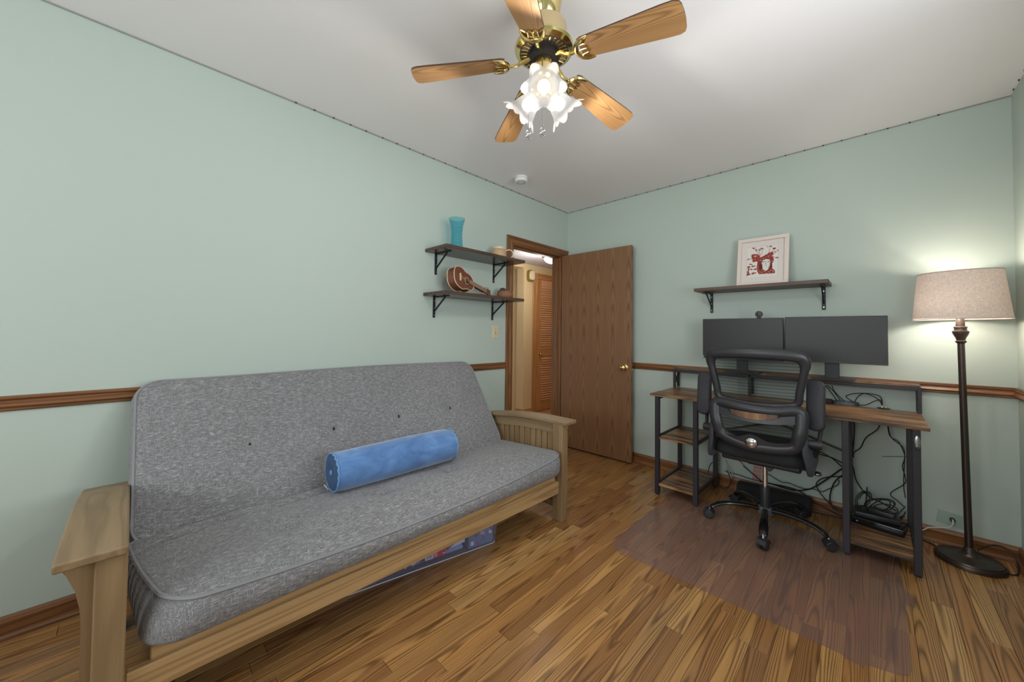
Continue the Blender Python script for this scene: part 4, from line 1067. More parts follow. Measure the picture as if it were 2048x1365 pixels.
def frame_shelf(x0, x1, z):
    mb = MB()
    for x in (x0, x1): mb.box((x, (LYF + LYB) / 2, z - .012), (.02, LYB - LYF - lw, .024), .002)
    obj('side_rail', mb, m_blackmetal, t) if False else None
    for x in (x0, x1): obj('side_rail', MB().box((x, (LYF + LYB) / 2, z + .004), (.016, LYB - LYF - lw, .024), .002), m_blackmetal, t)
    obj('shelf_board', MB().box(((x0 + x1) / 2, (LYF + LYB) / 2, z), (x1 - x0 - .018, LYB - LYF + .02, .014), .001), m_rustic, t)
frame_shelf(LX[0], LX[1], .425); frame_shelf(LX[0], LX[1], .08); frame_shelf(LX[2], LX[3], .075)
for x in LX: obj('top_rail', MB().box((x, (LYF + LYB) / 2, DT - .030), (.022, LYB - LYF - lw, .022), .002), m_blackmetal, t)
obj('back_rail', MB().box(((DX0 + DX1) / 2, LYB, DT - .030), (DX1 - DX0 - .08, .022, .022), .002), m_blackmetal, t)
# riser shelf
RZ, RYF, RYB = .918, -.128, .0
RYB = -.024
obj('riser_board', MB().box(((DX0 + DX1) / 2 + .004, (RYF + RYB) / 2, RZ - .006), (DX1 - DX0 - .012, RYB - RYF, .012), .001), m_rustic, t)
for y in (RYF + .009, RYB - .009): obj('riser_rail', MB().box(((DX0 + DX1) / 2 + .004, y, RZ - .0235), (DX1 - DX0 - .03, .018, .022), .002), m_blackmetal, t)
for x in (1.196, 1.74, 2.586):
    for y in (RYF + .009, RYB - .009): obj('riser_post', MB().box((x, y, (DT + RZ - .012) / 2), (.018, .018, RZ - .012 - DT), .002), m_blackmetal, t)
    mb = MB(); mb.bar((x, RYF + .018, DT + .012), (x, RYB - .018, RZ - .04), .006); mb.bar((x, RYF + .018, RZ - .04), (x, RYB - .018, DT + .012), .006); obj('cross_brace', mb, m_blackmetal, t)
for y in (-.16,):
    mb = MB(); mb.bar((LX[1] + .02, LYB + .012, .45), (LX[2] - .02, LYB + .012, .70), .012); mb.bar((LX[1] + .02, LYB + .012, .70), (LX[2] - .02, LYB + .012, .45), .012); obj('back_brace', mb, m_blackmetal, t)
# adhesive hook on the front leg
t = thing('adhesive_hook', 'silver oval adhesive hook stuck on the front desk leg', 'hook', (2.549, LYF - .016, .667))
obj('plate', MB().sphere((2.549, LYF - .016, .668), .036, 18, 12, (.34, .14, 1)), m_satinchrome, t)
obj('hook', MB().tube([(2.549, LYF - .02, .665), (2.549, LYF - .024, .648), (2.549, LYF - .032, .640), (2.549, LYF - .038, .648)], .0055, 8, smooth=4), m_satinchrome, t)

# ------------------------------------------------------------------ monitors and webcam
def monitor(label, x0, x1, z0, z1, y, base):
    xm = (x0 + x1) / 2
    t = thing('monitor', label, 'monitor', (xm, base[1], RZ), 'computer monitors on the desk riser')
    obj('housing', MB().box((xm, y + .012, (z0 + z1) / 2), (x1 - x0, .024, z1 - z0), .003), m_bezel, t)
    obj('screen', MB().box((xm, y - .0008, (z0 + z1) / 2 + .005), (x1 - x0 - .008, .001, z1 - z0 - .022), 0), m_screen, t)
    obj('chin', MB().box((xm, y - .001, z0 + .006), (x1 - x0 - .002, .003, .012), .001), m_bezel, t)
    obj('back_hump', MB().box((xm, y + .038, (z0 + z1) / 2), (.24, .03, .16), .01), m_bezel, t)
    obj('neck', MB().box((base[0], y + .055, (RZ + z1 - .1) / 2), (.072, .018, z1 - .1 - RZ - .008), .003), m_bezel, t)
    obj('stand_base', MB().box((base[0], base[1], RZ + .0045), (base[2], base[3], .009), .002), m_bezel, t)
    return t
m1 = monitor('dark monitor with the webcam clipped on top', 1.444, 1.957, 1.018, 1.320, -.205, (1.70, -.115, .21, .165))
obj('power_sticker', MB().box((1.4495, -.2075, 1.03), (.008, .0015, .018)), plain('blue_sticker', lin(90, 160, 210), .5), m1)
m2 = monitor('dark monitor standing beside the floor lamp end of the desk', 1.9645, 2.460, 1.026, 1.3235, -.205, (2.205, -.115, .215, .17))
mb = MB()
for k, (w, g) in enumerate(((.006, 0), (.004, .0085), (.002, .014), (.002, .018))): mb.box((2.204 + g, -.2068, 1.0325), (w, .0008, .004))
obj('logo', mb, m_pewter, m2)
t = thing('webcam', 'round black webcam on top of the darker monitor pair', 'webcam', (1.815, -.20, 1.3205))
t['label'] = 'small round black webcam clipped to a monitor top edge'
obj('head', MB().lathe([(0, -.014), (.018, -.014), (.0225, -.008), (.0225, .006), (.019, .011), (0, .012)], (1.815, -.200, 1.3485), (0, -1, 0), 22, cap=False), m_blackplastic, t)
obj('lens', MB().lathe([(.011, .011), (.011, .0135), (.007, .0145), (0, .0145)], (1.815, -.200, 1.3485), (0, -1, 0), 16, cap=False), m_glossblack, t)
obj('clip', MB().box((1.815, -.195, 1.3235), (.024, .03, .006), .001), m_blackplastic, t)
obj('hinge', MB().box((1.815, -.197, 1.328), (.014, .014, .006), .001), m_blackplastic, t)

# ------------------------------------------------------------------ office chair
CX, CY = 1.902, -.515
t = CH = thing('office_chair', 'black mesh back office chair with flipped up arms facing the desk', 'chair', (CX, CY, MZ))
def C(x, y, z): return Vector((CX + x, CY + y, MZ + z))
def cz_(z): return z
# base
mb = MB(); mb.lathe([(0, .070), (.036, .070), (.042, .078), (.042, .112), (.036, .120), (0, .121)], C(0, 0, 0), (0, 0, 1), 10, cap=False); obj('hub', mb, plain('hub_grey', lin(98, 98, 106), .35), t)
for k in range(5):
    a = rad(278 + 72 * k); d = Vector((math.cos(a), math.sin(a), 0))
    pts = [C(0, 0, .105) + d * .03, C(0, 0, .114) + d * .10, C(0, 0, .112) + d * .19, C(0, 0, .100) + d * .255, C(0, 0, .078) + d * .295, C(0, 0, .064) + d * .308]
    mb = MB(); sp_ = spline(pts, 4); side = Vector((-d.y, d.x, 0))
    wf = lambda u: .017 + .006 * math.sin(PI * max(0, (u - .35) / .65)) if u > .35 else .017
    mb.sweep(sp_, lambda i, u: [(wf(u) * math.cos(q * PI / 5), (.014 - .003 * u) * math.sin(q * PI / 5)) for q in range(10)], upv=(0, 0, 1) if False else None)
    lg = obj('base_leg', mb, m_glossblack, t)
    cst = thing('caster', None, None, C(0, 0, 0)) if False else None
    cc = C(0, 0, .027) + d * .318
    ra = a + (.6 if k % 2 else -.4) ; wx = Vector((-math.sin(ra), math.cos(ra), 0))
    mb = MB()
    for s in (-1, 1): mb.lathe([(0, -.009), (.021, -.009), (.0265, -.005), (.0265, .006), (.022, .010), (0, .011)], cc + wx * .014 * s, wx * s, 20, cap=False)
    ca = obj('caster', mb, m_blackplastic, t)
    hood = MB(); seg = []
    for s in (-1, 1): pass
    hood.sweep([cc + Vector((0, 0, 1)) * .031 * math.sin(q) + Vector((math.cos(ra), math.sin(ra), 0)) * .031 * math.cos(q) for q in [rad(10 + 16 * z) for z in range(11)]], lambda i, u: [(-.003, -.025), (.003, -.025), (.003, .025), (-.003, .025)], upv=wx)
    obj('hood', hood, m_blackplastic, ca)
    obj('stem', MB().cyl(C(0, 0, .05) + d * .312, C(0, 0, .078) + d * .308, .007, n=10), m_chrome, ca)
obj('gas_sleeve', MB().lathe([(.0, .11), (.027, .11), (.027, .24), (.024, .246), (0, .246)], C(0, 0, 0), (0, 0, 1), 20, cap=False), m_blackplastic, t)
obj('gas_column', MB().cyl(C(0, 0, .24), C(0, 0, .43), .0135, n=18), m_chrome, t)
# seat + pan
def rslab(mb, c, d, r, n=3): return mb.box(c, d, r, None, n)
mb = MB(); rslab(mb, C(0, .02, .435), (.40, .40, .035), .012); obj('seat_pan', mb, m_blackplastic, t)
mb = MB(); mb.box(C(0, -.02, .42), (.15, .24, .035), .01); obj('mechanism', mb, m_blackplastic, t)
# cushion: rounded pad with waterfall front
mb = MB(); pts = rrect(.50, .50, .11, 6); lev = [(.93, .452), (1.0, .462), (1.015, .485), (1.0, .512), (.95, .526), (.75, .533), (.4, .535)]
n = len(pts); vs = []
for s_, z in lev:
    for a, b in pts: vs.append(C(a * s_, .01 + b * s_, z - .025 * max(0, (b * s_ - .12) / .13) ** 2))
mb.add(vs, [(j * n + k, j * n + (k + 1) % n, (j + 1) * n + (k + 1) % n, (j + 1) * n + k) for j in range(len(lev) - 1) for k in range(n)] + [tuple(range(n - 1, -1, -1)), tuple((len(lev) - 1) * n + k for k in range(n))])
obj('seat', mb, m_seatmesh, t, smooth=60)
mb = MB(); mb.cyl(C(.10, -.03, .418), C(.235, -.03, .405), .007, n=8); obj('lever', mb, m_blackplastic, t)
obj('lever_handle', MB().sphere(C(.255, -.035, .402), .022, 12, 8, (1.15, 1.3, .55)), m_satinchrome, t)
obj('tension_knob', MB().cyl(C(.045, -.12, .405), C(.045, -.15, .405), .018, n=16), m_blackplastic, t)
# back: curve of y with height and wrap
def yb(x, z): return -.262 - .055 * max(0, (z - .78)) / .3 - .02 * math.exp(-((z - .66) / .09) ** 2) + .55 * x * x
def BK(x, z, o=0): return C(x, yb(x, z) - o, z)
up_ol = [(-.19, .815), (-.205, .88), (-.222, .97), (-.232, 1.03), (-.222, 1.068), (-.19, 1.082), (-.10, 1.090), (0, 1.092), (.10, 1.090), (.19, 1.082), (.222, 1.068), (.232, 1.03), (.222, .97), (.205, .88), (.19, .815), (.10, .796), (0, .79), (-.10, .796)]
cen = Vector((0, 0, .94))
path = spline([BK(x, z) for x, z in up_ol], 4, True)
mb = MB(); N = len(path)
def ringsec(i, u):
    z = path[i].z - MZ; a = .019 + .012 * max(0, min(1, (z - 1.0) / .06)); b = .024
    return [(a * math.copysign(abs(math.cos(q)) ** .7, math.cos(q)), b * math.copysign(abs(math.sin(q)) ** .7, math.sin(q))) for q in [2 * PI * k / 12 for k in range(12)]]
# frame: side axis in the plane of the back, up axis along y
mb.sweep(path, ringsec, closed=True, upv=(0, 1, 0)); obj('back_frame', mb, m_blackplastic, t, smooth=50)
def patch(outline, off, mat, name, parent=t):
    mb = MB(); cx = sum(p[0] for p in outline) / len(outline); cz = sum(p[1] for p in outline) / len(outline); n = len(outline); vs = []; L = 6
    for j in range(1, L + 1):
        for x, z in outline: vs.append(BK(cx + (x - cx) * j / L, cz + (z - cz) * j / L, off))
    vs.append(BK(cx, cz, off))
    fs = [((j) * n + k, j * n + (k + 1) % n, (j + 1) * n + (k + 1) % n, (j + 1) * n + k) for j in range(L - 1) for k in range(n)] + [(len(vs) - 1, k, (k + 1) % n) for k in range(n)]
    mb.add(vs, fs); return obj(name, mb, mat, parent, origin=(CX, CY, 0))
patch([(x * .97, .94 + (z - .94) * .97) for x, z in [(-.19, .815), (-.205, .88), (-.222, .97), (-.225, 1.05), (-.19, 1.075), (0, 1.085), (.19, 1.075), (.225, 1.05), (.222, .97), (.205, .88), (.19, .815), (0, .79)]], -.012, m_mesh, 'mesh_panel')
# lower back frame
lo_ol = [(-.200, .780), (-.10, .772), (0, .764), (.10, .766), (.200, .780), (.212, .72), (.205, .65), (.185, .585), (.12, .562), (.05, .556), (0, .552), (-.05, .556), (-.12, .572), (-.175, .60), (-.198, .66), (-.21, .72)]
path = spline([BK(x, z, .022) for x, z in lo_ol], 4, True)
mb = MB(); mb.sweep(path, lambda i, u: [(.033 * math.cos(q * PI / 5), .021 * math.sin(q * PI / 5)) for q in range(10)], closed=True, upv=(0, 1, 0)); obj('lower_frame', mb, m_blackplastic, t, smooth=50)
# panel between the frame and the window (band with crescent), built as a curved plate
def plate(outline_top, outline_bot, off, th, mat, name, parent=t, tip=0.0):
    mb = MB(); vs = []; n = len(outline_top)
    for o in (off, off + th):
        for (x, z) in outline_top: vs.append(BK(x, z, o + tip))
        for (x, z) in outline_bot: vs.append(BK(x, z, o))
    fs = []
    for k in range(n - 1):
        fs += [(k, k + 1, n + k + 1, n + k), (2 * n + k, 3 * n + k, 3 * n + k + 1, 2 * n + k + 1), (k, 2 * n + k, 2 * n + k + 1, k + 1), (n + k, n + k + 1, 3 * n + k + 1, 3 * n + k)]
    fs += [(0, n, 3 * n, 2 * n), (n - 1, 3 * n - 1, 4 * n - 1, 2 * n - 1)]
    mb.add(vs, fs); return obj(name, mb, mat, parent)
xs = [-.205 + .41 * k / 20 for k in range(21)]
plate([(x, .775) for x in xs], [(x, .715 - .022 * (1 - (x / .205) ** 2)) for x in xs], .018, .012, m_blackplastic, 'lumbar_band')
plate([(x, .590 + .035 * math.exp(-((x + .01) / .055) ** 2) + .02 * (x / .19) ** 2) for x in xs], [(x, .552 + .02 * (x / .2) ** 2) for x in xs], .020, .016, m_blackplastic, 'lower_band')
xs2 = [-.135 + .265 * k / 20 for k in range(21)]
plate([(x, .758 - .006 * math.cos(x * 11)) for x in xs2], [(x, .752 - .040 * max(0, (1 - ((x + .0025) / .1345) ** 2)) ** .6) for x in xs2], .032, .006, m_chrome, 'chrome_crescent', tip=.020)
patch([(-.19, .69), (-.18, .62), (-.12, .585), (0, .575), (.12, .58), (.18, .61), (.19, .69), (.1, .71), (0, .71), (-.1, .71)], .010, m_mesh, 'mesh_panel')
mb = MB(); mb.lathe([(0, -.01), (.033, -.01), (.034, .006), (.030, .010)], BK(-.012, .575, .03), (0, -1, 0), 24, cap=False); kb = obj('lumbar_knob', mb, m_glossblack, t)
obj('knob_cap', MB().lathe([(.0285, .006), (.0285, .011), (.022, .016), (.010, .019), (0, .0195)], BK(-.012, .575, .03), (0, -1, 0), 24, cap=False), m_chrome, kb)
# side brackets carrying the back and arms
for s in (-1, 1):
    ol = [(-.285, .66), (-.262, .69), (-.235, .67), (-.20, .60), (-.10, .54), (.03, .52), (.06, .49), (.04, .455), (-.16, .43), (-.25, .435), (-.275, .47), (-.29, .56)]
    mb = MB().prism(ol, lambda a, b: C(s * (.213 + .02 * (b < .5)), a, b), lambda a, b: C(s * (.238 + .02 * (b < .5)), a + .004, b)); 
    br_ = obj('side_bracket', mb, plain('bracket_grey_black', lin(64, 66, 74), .32), t); bv = br_.modifiers.new('bevel', 'BEVEL'); bv.width = .008; bv.segments = 3; bv.limit_method = 'ANGLE'
    obj('arm_pivot', MB().cyl(C(s * .225, -.215, .605), C(s * .292, -.205, .605), .024, n=18), m_blackplastic, t)
    mb = MB(); mb.sweep(spline([C(s * .272, -.207, .592), C(s * .280, -.195, .63), C(s * .286, -.17, .68), C(s * .288, -.145, .74), C(s * (.29 if s < 0 else .272), -.14, .82)], 4), lambda i, u: [(.017 * math.cos(q * PI / 5), .0095 * math.sin(q * PI / 5)) for q in range(10)]); obj('arm_post', mb, m_blackplastic, t)
    # flipped-up pad: long axis vertical
    pts = rrect(.083, .275, .036, 6); n = len(pts); lev = [(.86, -.016), (1.0, -.006), (1.0, .008), (.93, .017), (.7, .021)]
    mb = MB(); vs = []
    pc = C(-.300 if s < 0 else .266, -.175, .812); tiltm = Matrix.Rotation(rad(-6), 3, 'X') @ Matrix.Rotation(rad(-4 if s < 0 else -14), 3, 'Z')
    for sc, dpt in lev:
        for a, b in pts: vs.append(pc + tiltm @ Vector((a * sc if abs(sc) else a, -dpt, b * (1 - (1 - sc) * .35))))
    mb.add(vs, [(j * n + k, j * n + (k + 1) % n, (j + 1) * n + (k + 1) % n, (j + 1) * n + k) for j in range(len(lev) - 1) for k in range(n)] + [tuple(range(n - 1, -1, -1)), tuple((len(lev) - 1) * n + k for k in range(n))])
    obj('arm_pad', mb, m_softblack, t, smooth=50)

# ------------------------------------------------------------------ footrest (foam half-cylinder)
t = thing('footrest', 'black rounded foam footrest on the floor below the desk', 'footrest', (1.87, -.16, 0))
hp = [(-.074 * math.cos(k * PI / 14), .105 * math.sin(k * PI / 14) ** .8) for k in range(15)]
fa = rad(3)
mb = MB(); vs = []
xsn = [-.215, -.205, -.1, 0, .1, .205, .215]
for x in xsn:
    s = .9 if abs(x) > .21 else 1
    for a, b in hp: vs.append((1.875 + x * math.cos(fa) - a * s * math.sin(fa), -.108 + a * s * math.cos(fa) + x * math.sin(fa), .004 + b * s))
n = len(hp); mb.add(vs, [(j * n + k, j * n + k + 1, (j + 1) * n + k + 1, (j + 1) * n + k) for j in range(len(xsn) - 1) for k in range(n - 1)] + [(j * n, (j + 1) * n, (j + 1) * n + n - 1, j * n + n - 1) for j in range(len(xsn) - 1)] + [tuple(range(n)), tuple((len(xsn) - 1) * n + k for k in range(n))])
obj('cover', mb, m_foam, t)
obj('zipper', MB().tube([(1.66 + k * .086, -.1835 + .0042 * k, .018) for k in range(6)], .002, 5), m_blackplastic, t)

# ------------------------------------------------------------------ power gear on the lower shelf, cables
SZ = .082
t = thing('power_brick', 'black flat power box at the bottom of the desk shelf pile', 'power supply', (2.385, -.235, SZ))
obj('case', MB().box((2.412, -.235, SZ + .0205), (.22, .12, .04), .006, Matrix.Rotation(rad(-10), 3, 'Z'), 2), m_glossblack, t)
obj('status_light', MB().box((2.318, -.2825, SZ + .02), (.01, .004, .006)), plain('blue_led_lens', lin(90, 150, 220), .3), t)
t = thing('router', 'black wedge shaped router with two short antennas on the pile', 'router', (2.40, -.20, SZ + .041))
obj('case', MB().box((2.40, -.205, SZ + .056), (.19, .12, .028), .006, Matrix.Rotation(rad(4), 3, 'Z') , 2), m_blackplastic, t)
obj('antenna', MB().cyl((2.355, -.15, SZ + .07), (2.362, -.12, SZ + .185), .0045, .003, n=8), m_blackplastic, t)
obj('antenna', MB().cyl((2.50, -.16, SZ + .06), (2.515, -.17, SZ + .075), .006, n=8), m_blackplastic, t)
t = thing('laptop_charger', 'small black charger block resting on the router', 'charger', (2.35, -.19, SZ + .07))
obj('case', MB().box((2.425, -.215, SZ + .083), (.11, .06, .024), .004, Matrix.Rotation(rad(-12), 3, 'Z'), 2), m_blackplastic, t)
obj('cord', MB().tube([(2.37, -.20, SZ + .083), (2.345, -.19, SZ + .085), (2.33, -.17, SZ + .078)], .003, 6, smooth=4), m_cable, t)
def cable(pts, label, r=.0032, mat=None, sm=6, name='cable'):
    o = obj(name, MB().tube(pts, r, 6, smooth=sm), mat or m_cable); tag(o, label, 'cable', 'cables below the desk'); return o
YW = -.03
coil = []
for k in range(64):
    a = k / 64 * 2 * PI * 4; q = k / 64
    coil.append((2.42 + (.055 + .018 * math.sin(q * 17)) * math.cos(a), -.20 + .035 * math.sin(a), SZ + .105 + .036 * math.sin(a + .8) + .018 * math.sin(q * 9)))
cable(coil, 'coiled black cord lying on top of the router', .0027, sm=2)
coil = []
for k in range(40):
    a = k / 40 * 2 * PI * 2.5; q = k / 40
    coil.append((2.335 + .03 * math.cos(a) + .02 * q, -.17 + .02 * math.sin(a), SZ + .12 + .045 * math.sin(a + .6)))
cable(coil, 'looped black cord beside the router antenna', .0027, sm=2)
C_ = [
 ('black cord stretched from the chair side to the desk leg, upper strand', [(2.05, -.06, .44), (2.138, -.06, .40), (2.189, -.06, .393), (2.241, -.06, .371), (2.287, -.06, .349)], .0038),
 ('black cord stretched from the chair side to the desk leg, lower strand', [(2.05, -.055, .455), (2.146, -.06, .411), (2.199, -.06, .385), (2.241, -.06, .347), (2.284, -.06, .324)], .0038),
 ('thick black cord drooping from the desk leg to the footrest', [(2.285, -.07, .352), (2.245, -.05, .33), (2.188, -.05, .264), (2.113, -.05, .18), (2.062, -.05, .139), (1.983, -.05, .112), (1.855, -.045, .117), (1.785, -.04, .113)], .0048),
 ('black cord making a wide loop left of the desk leg', [(2.285, -.06, .28), (2.24, -.05, .276), (2.192, -.05, .263), (2.139, -.05, .235), (2.111, -.05, .192), (2.123, -.05, .151), (2.152, -.05, .109), (2.186, -.05, .076), (2.238, -.05, .059), (2.29, -.06, .085)], .0036),
 ('black cord in a narrow bend beside the desk leg', [(2.285, -.06, .31), (2.244, -.045, .285), (2.206, -.045, .231), (2.186, -.045, .162), (2.181, -.045, .104), (2.195, -.045, .059), (2.238, -.045, .045), (2.29, -.06, .09)], .0042),
 ('thin wavy black cord above the footrest', [(2.227, -.04, .248), (2.22, -.04, .215), (2.177, -.04, .177), (2.137, -.04, .146), (2.087, -.04, .15), (2.04, -.04, .136), (1.955, -.04, .151), (1.916, -.04, .146), (1.843, -.04, .177), (1.80, -.035, .19)], .0026),
 ('black cord running down behind the inner desk leg onto the pile', [(2.300, -.068, .70), (2.305, -.068, .605), (2.297, -.068, .47), (2.288, -.072, .407), (2.300, -.075, .346), (2.310, -.09, .29), (2.339, -.10, .236), (2.373, -.11, .205), (2.432, -.13, .19), (2.485, -.15, .172)], .0042),
 ('black cord curving from the tabletop to the inner leg', [(2.42, -.08, .72), (2.416, -.08, .633), (2.36, -.08, .563), (2.333, -.08, .492), (2.302, -.078, .455), (2.300, -.074, .422)], .0034),
 ('kinked black cord zigzagging down beside the outer back leg', [(2.452, -.06, .72), (2.463, -.06, .595), (2.501, -.06, .56), (2.525, -.06, .493), (2.524, -.06, .459), (2.516, -.06, .415), (2.526, -.06, .361), (2.524, -.06, .316), (2.464, -.06, .24), (2.494, -.06, .203), (2.524, -.06, .175)], .0026),
 ('second black cord bending to the outer back leg', [(2.454, -.07, .72), (2.467, -.07, .592), (2.517, -.068, .537), (2.526, -.066, .489), (2.524, -.065, .443), (2.52, -.065, .305), (2.526, -.065, .234)], .0026),
 ('short black cord from the outer leg to the power box', [(2.524, -.075, .184), (2.49, -.10, .132), (2.47, -.16, .115)], .0028),
 ('short black cord lying low by the outer back leg', [(2.526, -.08, .158), (2.50, -.12, .11), (2.46, -.17, .108)], .0028),
 ('black cord with a white plug hanging beside the chair', [(1.668, -.035, .205), (1.732, -.035, .159), (1.797, -.035, .113), (1.83, -.03, .108)], .0034),
 ('thin black cord sagging behind the footrest', [(1.55, -.035, .126), (1.578, -.035, .123), (1.649, -.035, .121), (1.713, -.032, .112), (1.78, -.03, .110), (1.87, -.03, .112)], .0026),
 ('black cord at the back of the narrow shelf unit', [(1.451, -.10, .10), (1.450, -.075, .14), (1.47, -.06, .18), (1.512, -.05, .205)], .0034),
 ('black cord looping onto the floor by the inner shelf leg', [(1.565, -.045, .16), (1.580, -.06, .13), (1.598, -.065, .09), (1.600, -.07, .055), (1.582, -.075, .022), (1.554, -.08, .006), (1.522, -.08, .006)], .0036),
 ('black cord along the baseboard under the desk', [(1.83, -.036, .112), (1.947, -.034, .118), (2.03, -.032, .105), (2.082, -.03, .065), (2.155, -.032, .04), (2.229, -.04, .02), (2.32, -.05, .012)], .0042),
 ('black cord crossing the floor behind the footrest end', [(2.09, -.07, .006), (2.16, -.06, .006), (2.25, -.05, .008)], .004),
]
for lab, pts, r in C_: cable(pts, lab, r)
cable([(1.552, -.05, .215), (1.569, -.055, .16), (1.590, -.055, .12), (1.604, -.06, .09)], 'white cord hanging by the inner shelf leg', .0028, m_whitecable)
cable([(1.556, -.045, .215), (1.577, -.045, .164), (1.603, -.045, .13), (1.607, -.045, .10)], 'second white cord hanging loosely by the inner shelf leg', .0024, m_whitecable)
o = obj('cable_tie', MB().bar((2.429, -.066, .457), (2.54, -.0665, .484), .0035, .002), m_cable); tag(o, 'black cable tie sticking out of the cords at the outer leg', 'cable tie')
t = thing('cable_plug', 'white plug on the black cord behind the chair', 'plug', (1.66, -.035, .2))
obj('body', MB().bar((1.628, -.034, .236), (1.668, -.035, .205), .017, .013, .003), m_whitecable, t)
obj('collar', MB().bar((1.667, -.035, .206), (1.676, -.035, .199), .009, .009, .001), m_whitecable, t)
t = thing('paper_tag', 'faded red printed paper tag hanging on the wall below the desk', 'tag', (1.77, -.004, .15))
obj('sheet', MB().box((1.765, -.004, .155), (.062, .001, .13), 0, Matrix.Rotation(rad(6), 3, 'Y')), m_tagpaper, t)
mb = MB()
for r_ in range(4):
    for c in range(3): mb.box((1.747 + c * .018 + r_ * -.003, -.0049, .20 - r_ * .028), (.014, .0006, .02))
obj('print_blocks', mb, m_tagred, t)
# things on the desktop
t = thing('power_strip', 'slim black charging hub on the desktop below the riser', 'charging hub', (2.262, -.045, DT))
ol = rrect(.135, .062, .030, 6)
obj('case', MB().prism(ol, lambda a, b: (2.262 + a, -.050 + b, DT), lambda a, b: (2.262 + a * .97, -.050 + b * .95, DT + .020)), plain('hub_dark_grey', lin(70, 76, 84), .3), t)
mb = MB()
for k in range(3): mb.box((2.225 + k * .032, -.050, DT + .0205), (.022, .03, .002), .0005)
obj('ports', mb, m_glossblack, t)
o = obj('adapter', MB().box((2.172, -.065, DT + .0135), (.055, .05, .026), .004), m_blackplastic); tag(o, 'black plug adapter beside the charging hub on the desktop', 'adapter')
t = thing('cable_grommet', 'black round cable grommet set in the desktop', 'grommet', (2.440, -.05, DT))
obj('ring', MB().lathe([(.0, .0), (.030, .0), (.032, .002), (.028, .004), (.0, .0035)], (2.440, -.055, DT), (0, 0, 1), 24, cap=False), m_glossblack, t)
obj('plug', MB().box((2.433, -.052, DT + .010), (.009, .009, .016), .002), m_ivory, t)
obj('plug', MB().box((2.450, -.050, DT + .008), (.006, .006, .010), .001), m_ivory, t)
for lab, pts in (('thin black cord looping over the desktop to the grommet', [(2.312, -.05, DT + .012), (2.275, -.045, DT + .04), (2.268, -.045, DT + .055), (2.309, -.045, DT + .076), (2.384, -.045, DT + .083), (2.427, -.05, DT + .068), (2.434, -.052, DT + .018)]),
                 ('black cord arching from the charging hub to the grommet', [(2.305, -.06, DT + .018), (2.325, -.058, DT + .06), (2.355, -.055, DT + .083), (2.40, -.053, DT + .065), (2.425, -.052, DT + .04), (2.432, -.052, DT + .018)]),
                 ('low black cord crossing the desktop behind the hub', [(2.318, -.07, DT + .008), (2.36, -.065, DT + .012), (2.405, -.06, DT + .045), (2.428, -.056, DT + .05), (2.434, -.05, DT + .018)]),
                 ('black monitor cord slanting down to the charging hub', [(2.170, -.06, RZ - .05), (2.201, -.06, .838), (2.240, -.055, DT + .022)]),
                 ('second monitor cord slanting down to the charging hub', [(2.197, -.055, RZ - .05), (2.212, -.055, .828), (2.256, -.05, DT + .022)]),
                 ('third monitor cord slanting to the plug adapter', [(2.160, -.07, RZ - .05), (2.185, -.07, .84), (2.222, -.065, DT + .022)])):
    o = obj('cable', MB().tube(pts, .0028, 6, smooth=5), m_cable); tag(o, lab, 'cable', 'cables on the desktop')

# ------------------------------------------------------------------ floor lamp
t = thing('floor_lamp', 'dark bronze floor lamp with a beige linen drum shade', 'floor lamp', (LAMP.x, LAMP.y, 0))
lean = Vector((-.014, -.012, 1.0)); lean_n = lean.normalized()
def LP(z): return Vector((LAMP.x, LAMP.y, 0)) + Vector((lean.x * z, lean.y * z, z))
obj('base', MB().lathe([(0, 0), (.122, 0), (.126, .004), (.126, .018), (.122, .024), (.118, .025), (.116, .031), (.108, .034), (.085, .037), (.055, .042), (.034, .052), (.024, .066), (.019, .082), (.017, .085), (0, .085)], (LAMP.x, LAMP.y, 0), (0, 0, 1), 44, cap=False), m_bronze, t)
obj('pole', MB().cyl(LP(.07), LP(1.19), .0150, .0135, 18), m_bronze, t)
obj('finial_collar', MB().lathe([(.0135, 1.165), (.020, 1.172), (.021, 1.178), (.016, 1.183), (.019, 1.195), (.028, 1.215), (.031, 1.226), (.031, 1.232), (.024, 1.236), (.023, 1.247), (.026, 1.252), (.024, 1.257), (.017, 1.260), (.0155, 1.30), (.012, 1.305), (.012, 1.40)], LP(0), lean_n, 24, cap=False), m_bronze, t)
ZB, ZT_, RB, RT = 1.297, 1.548, .176, .152
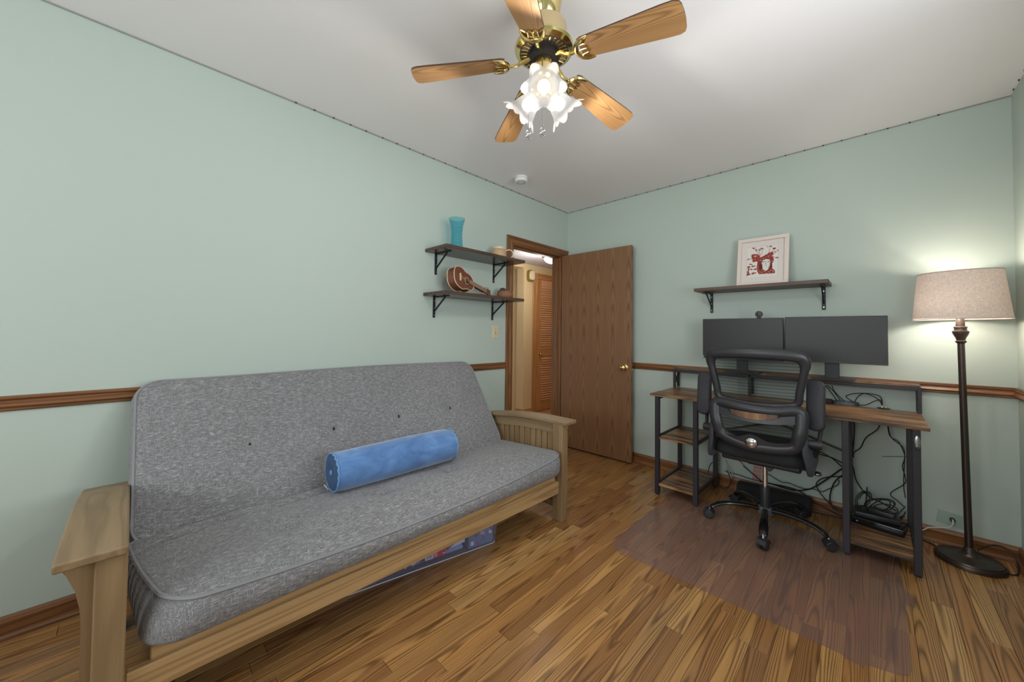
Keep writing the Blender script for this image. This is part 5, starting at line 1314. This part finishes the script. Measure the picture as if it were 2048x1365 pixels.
shd = MB(); shd.lathe([(RB, ZB), ((RB * 3 + RT) / 4, ZB * .75 + ZT_ * .25), ((RB + RT) / 2, (ZB + ZT_) / 2), ((RB + 3 * RT) / 4, ZB * .25 + ZT_ * .75), (RT, ZT_)], LP(0), lean_n, 56, cap=False)
so = obj('shade', shd, m_shade, t, recalc=False)
for z, r in ((ZB, RB), (ZT_, RT)):
    obj('shade_rim', MB().tube([LP(z) + Vector((r * math.cos(k * PI / 24), r * math.sin(k * PI / 24), -lean.x * r * math.cos(k * PI / 24) - lean.y * r * math.sin(k * PI / 24))) for k in range(48)], .0022, 6, closed=True), m_tagpaper, so)
mb = MB()
for k in range(3): mb.tube([LP(ZT_ - .012), LP(ZT_ - .004) + Vector((RT * math.cos(2.1 * k + .4), RT * math.sin(2.1 * k + .4), 0))], .0018, 5)
mb.cyl(LP(ZT_ - .02), LP(ZT_ + .004), .006, n=10); obj('spider', mb, m_bronze, t)
obj('finial', MB().lathe([(.006, ZT_), (.014, ZT_ + .004), (.015, ZT_ + .010), (.010, ZT_ + .016), (0, ZT_ + .018)], LP(0), lean_n, 16, cap=False), m_bronze, t)
obj('bulb', MB().sphere(LP(1.43), .03, 14, 10, (1, 1, 1.25)), m_lampbulb, t)
point('lamp_bulb_up', LP(1.492), LIGHT_LAMP, (1, .95, .87), .03)
point('lamp_bulb_down', LP(1.368) + Vector((-.04, -.04, 0)), LIGHT_LAMP * 1.7, (1, .95, .87), .03)
o = obj('lamp_cord', MB().tube([(2.79, -.10, .048), (2.81, -.07, .054), (2.84, -.05, .075), (2.88, -.04, .080), (2.91, -.05, .06), (2.922, -.08, .03), (2.915, -.14, .006), (2.90, -.185, .005), (2.876, -.20, .006)], .0032, 6, smooth=5), m_cable); tag(o, 'dark lamp cord curling behind the floor lamp base', 'cable')
o = obj('lamp_cord', MB().tube([(2.652, -.10, .005), (2.62, -.06, .005), (2.58, -.045, .005), (2.53, -.04, .005)], .0032, 6, smooth=5), m_cable); tag(o, 'dark cord on the floor between the desk leg and lamp base', 'cable')
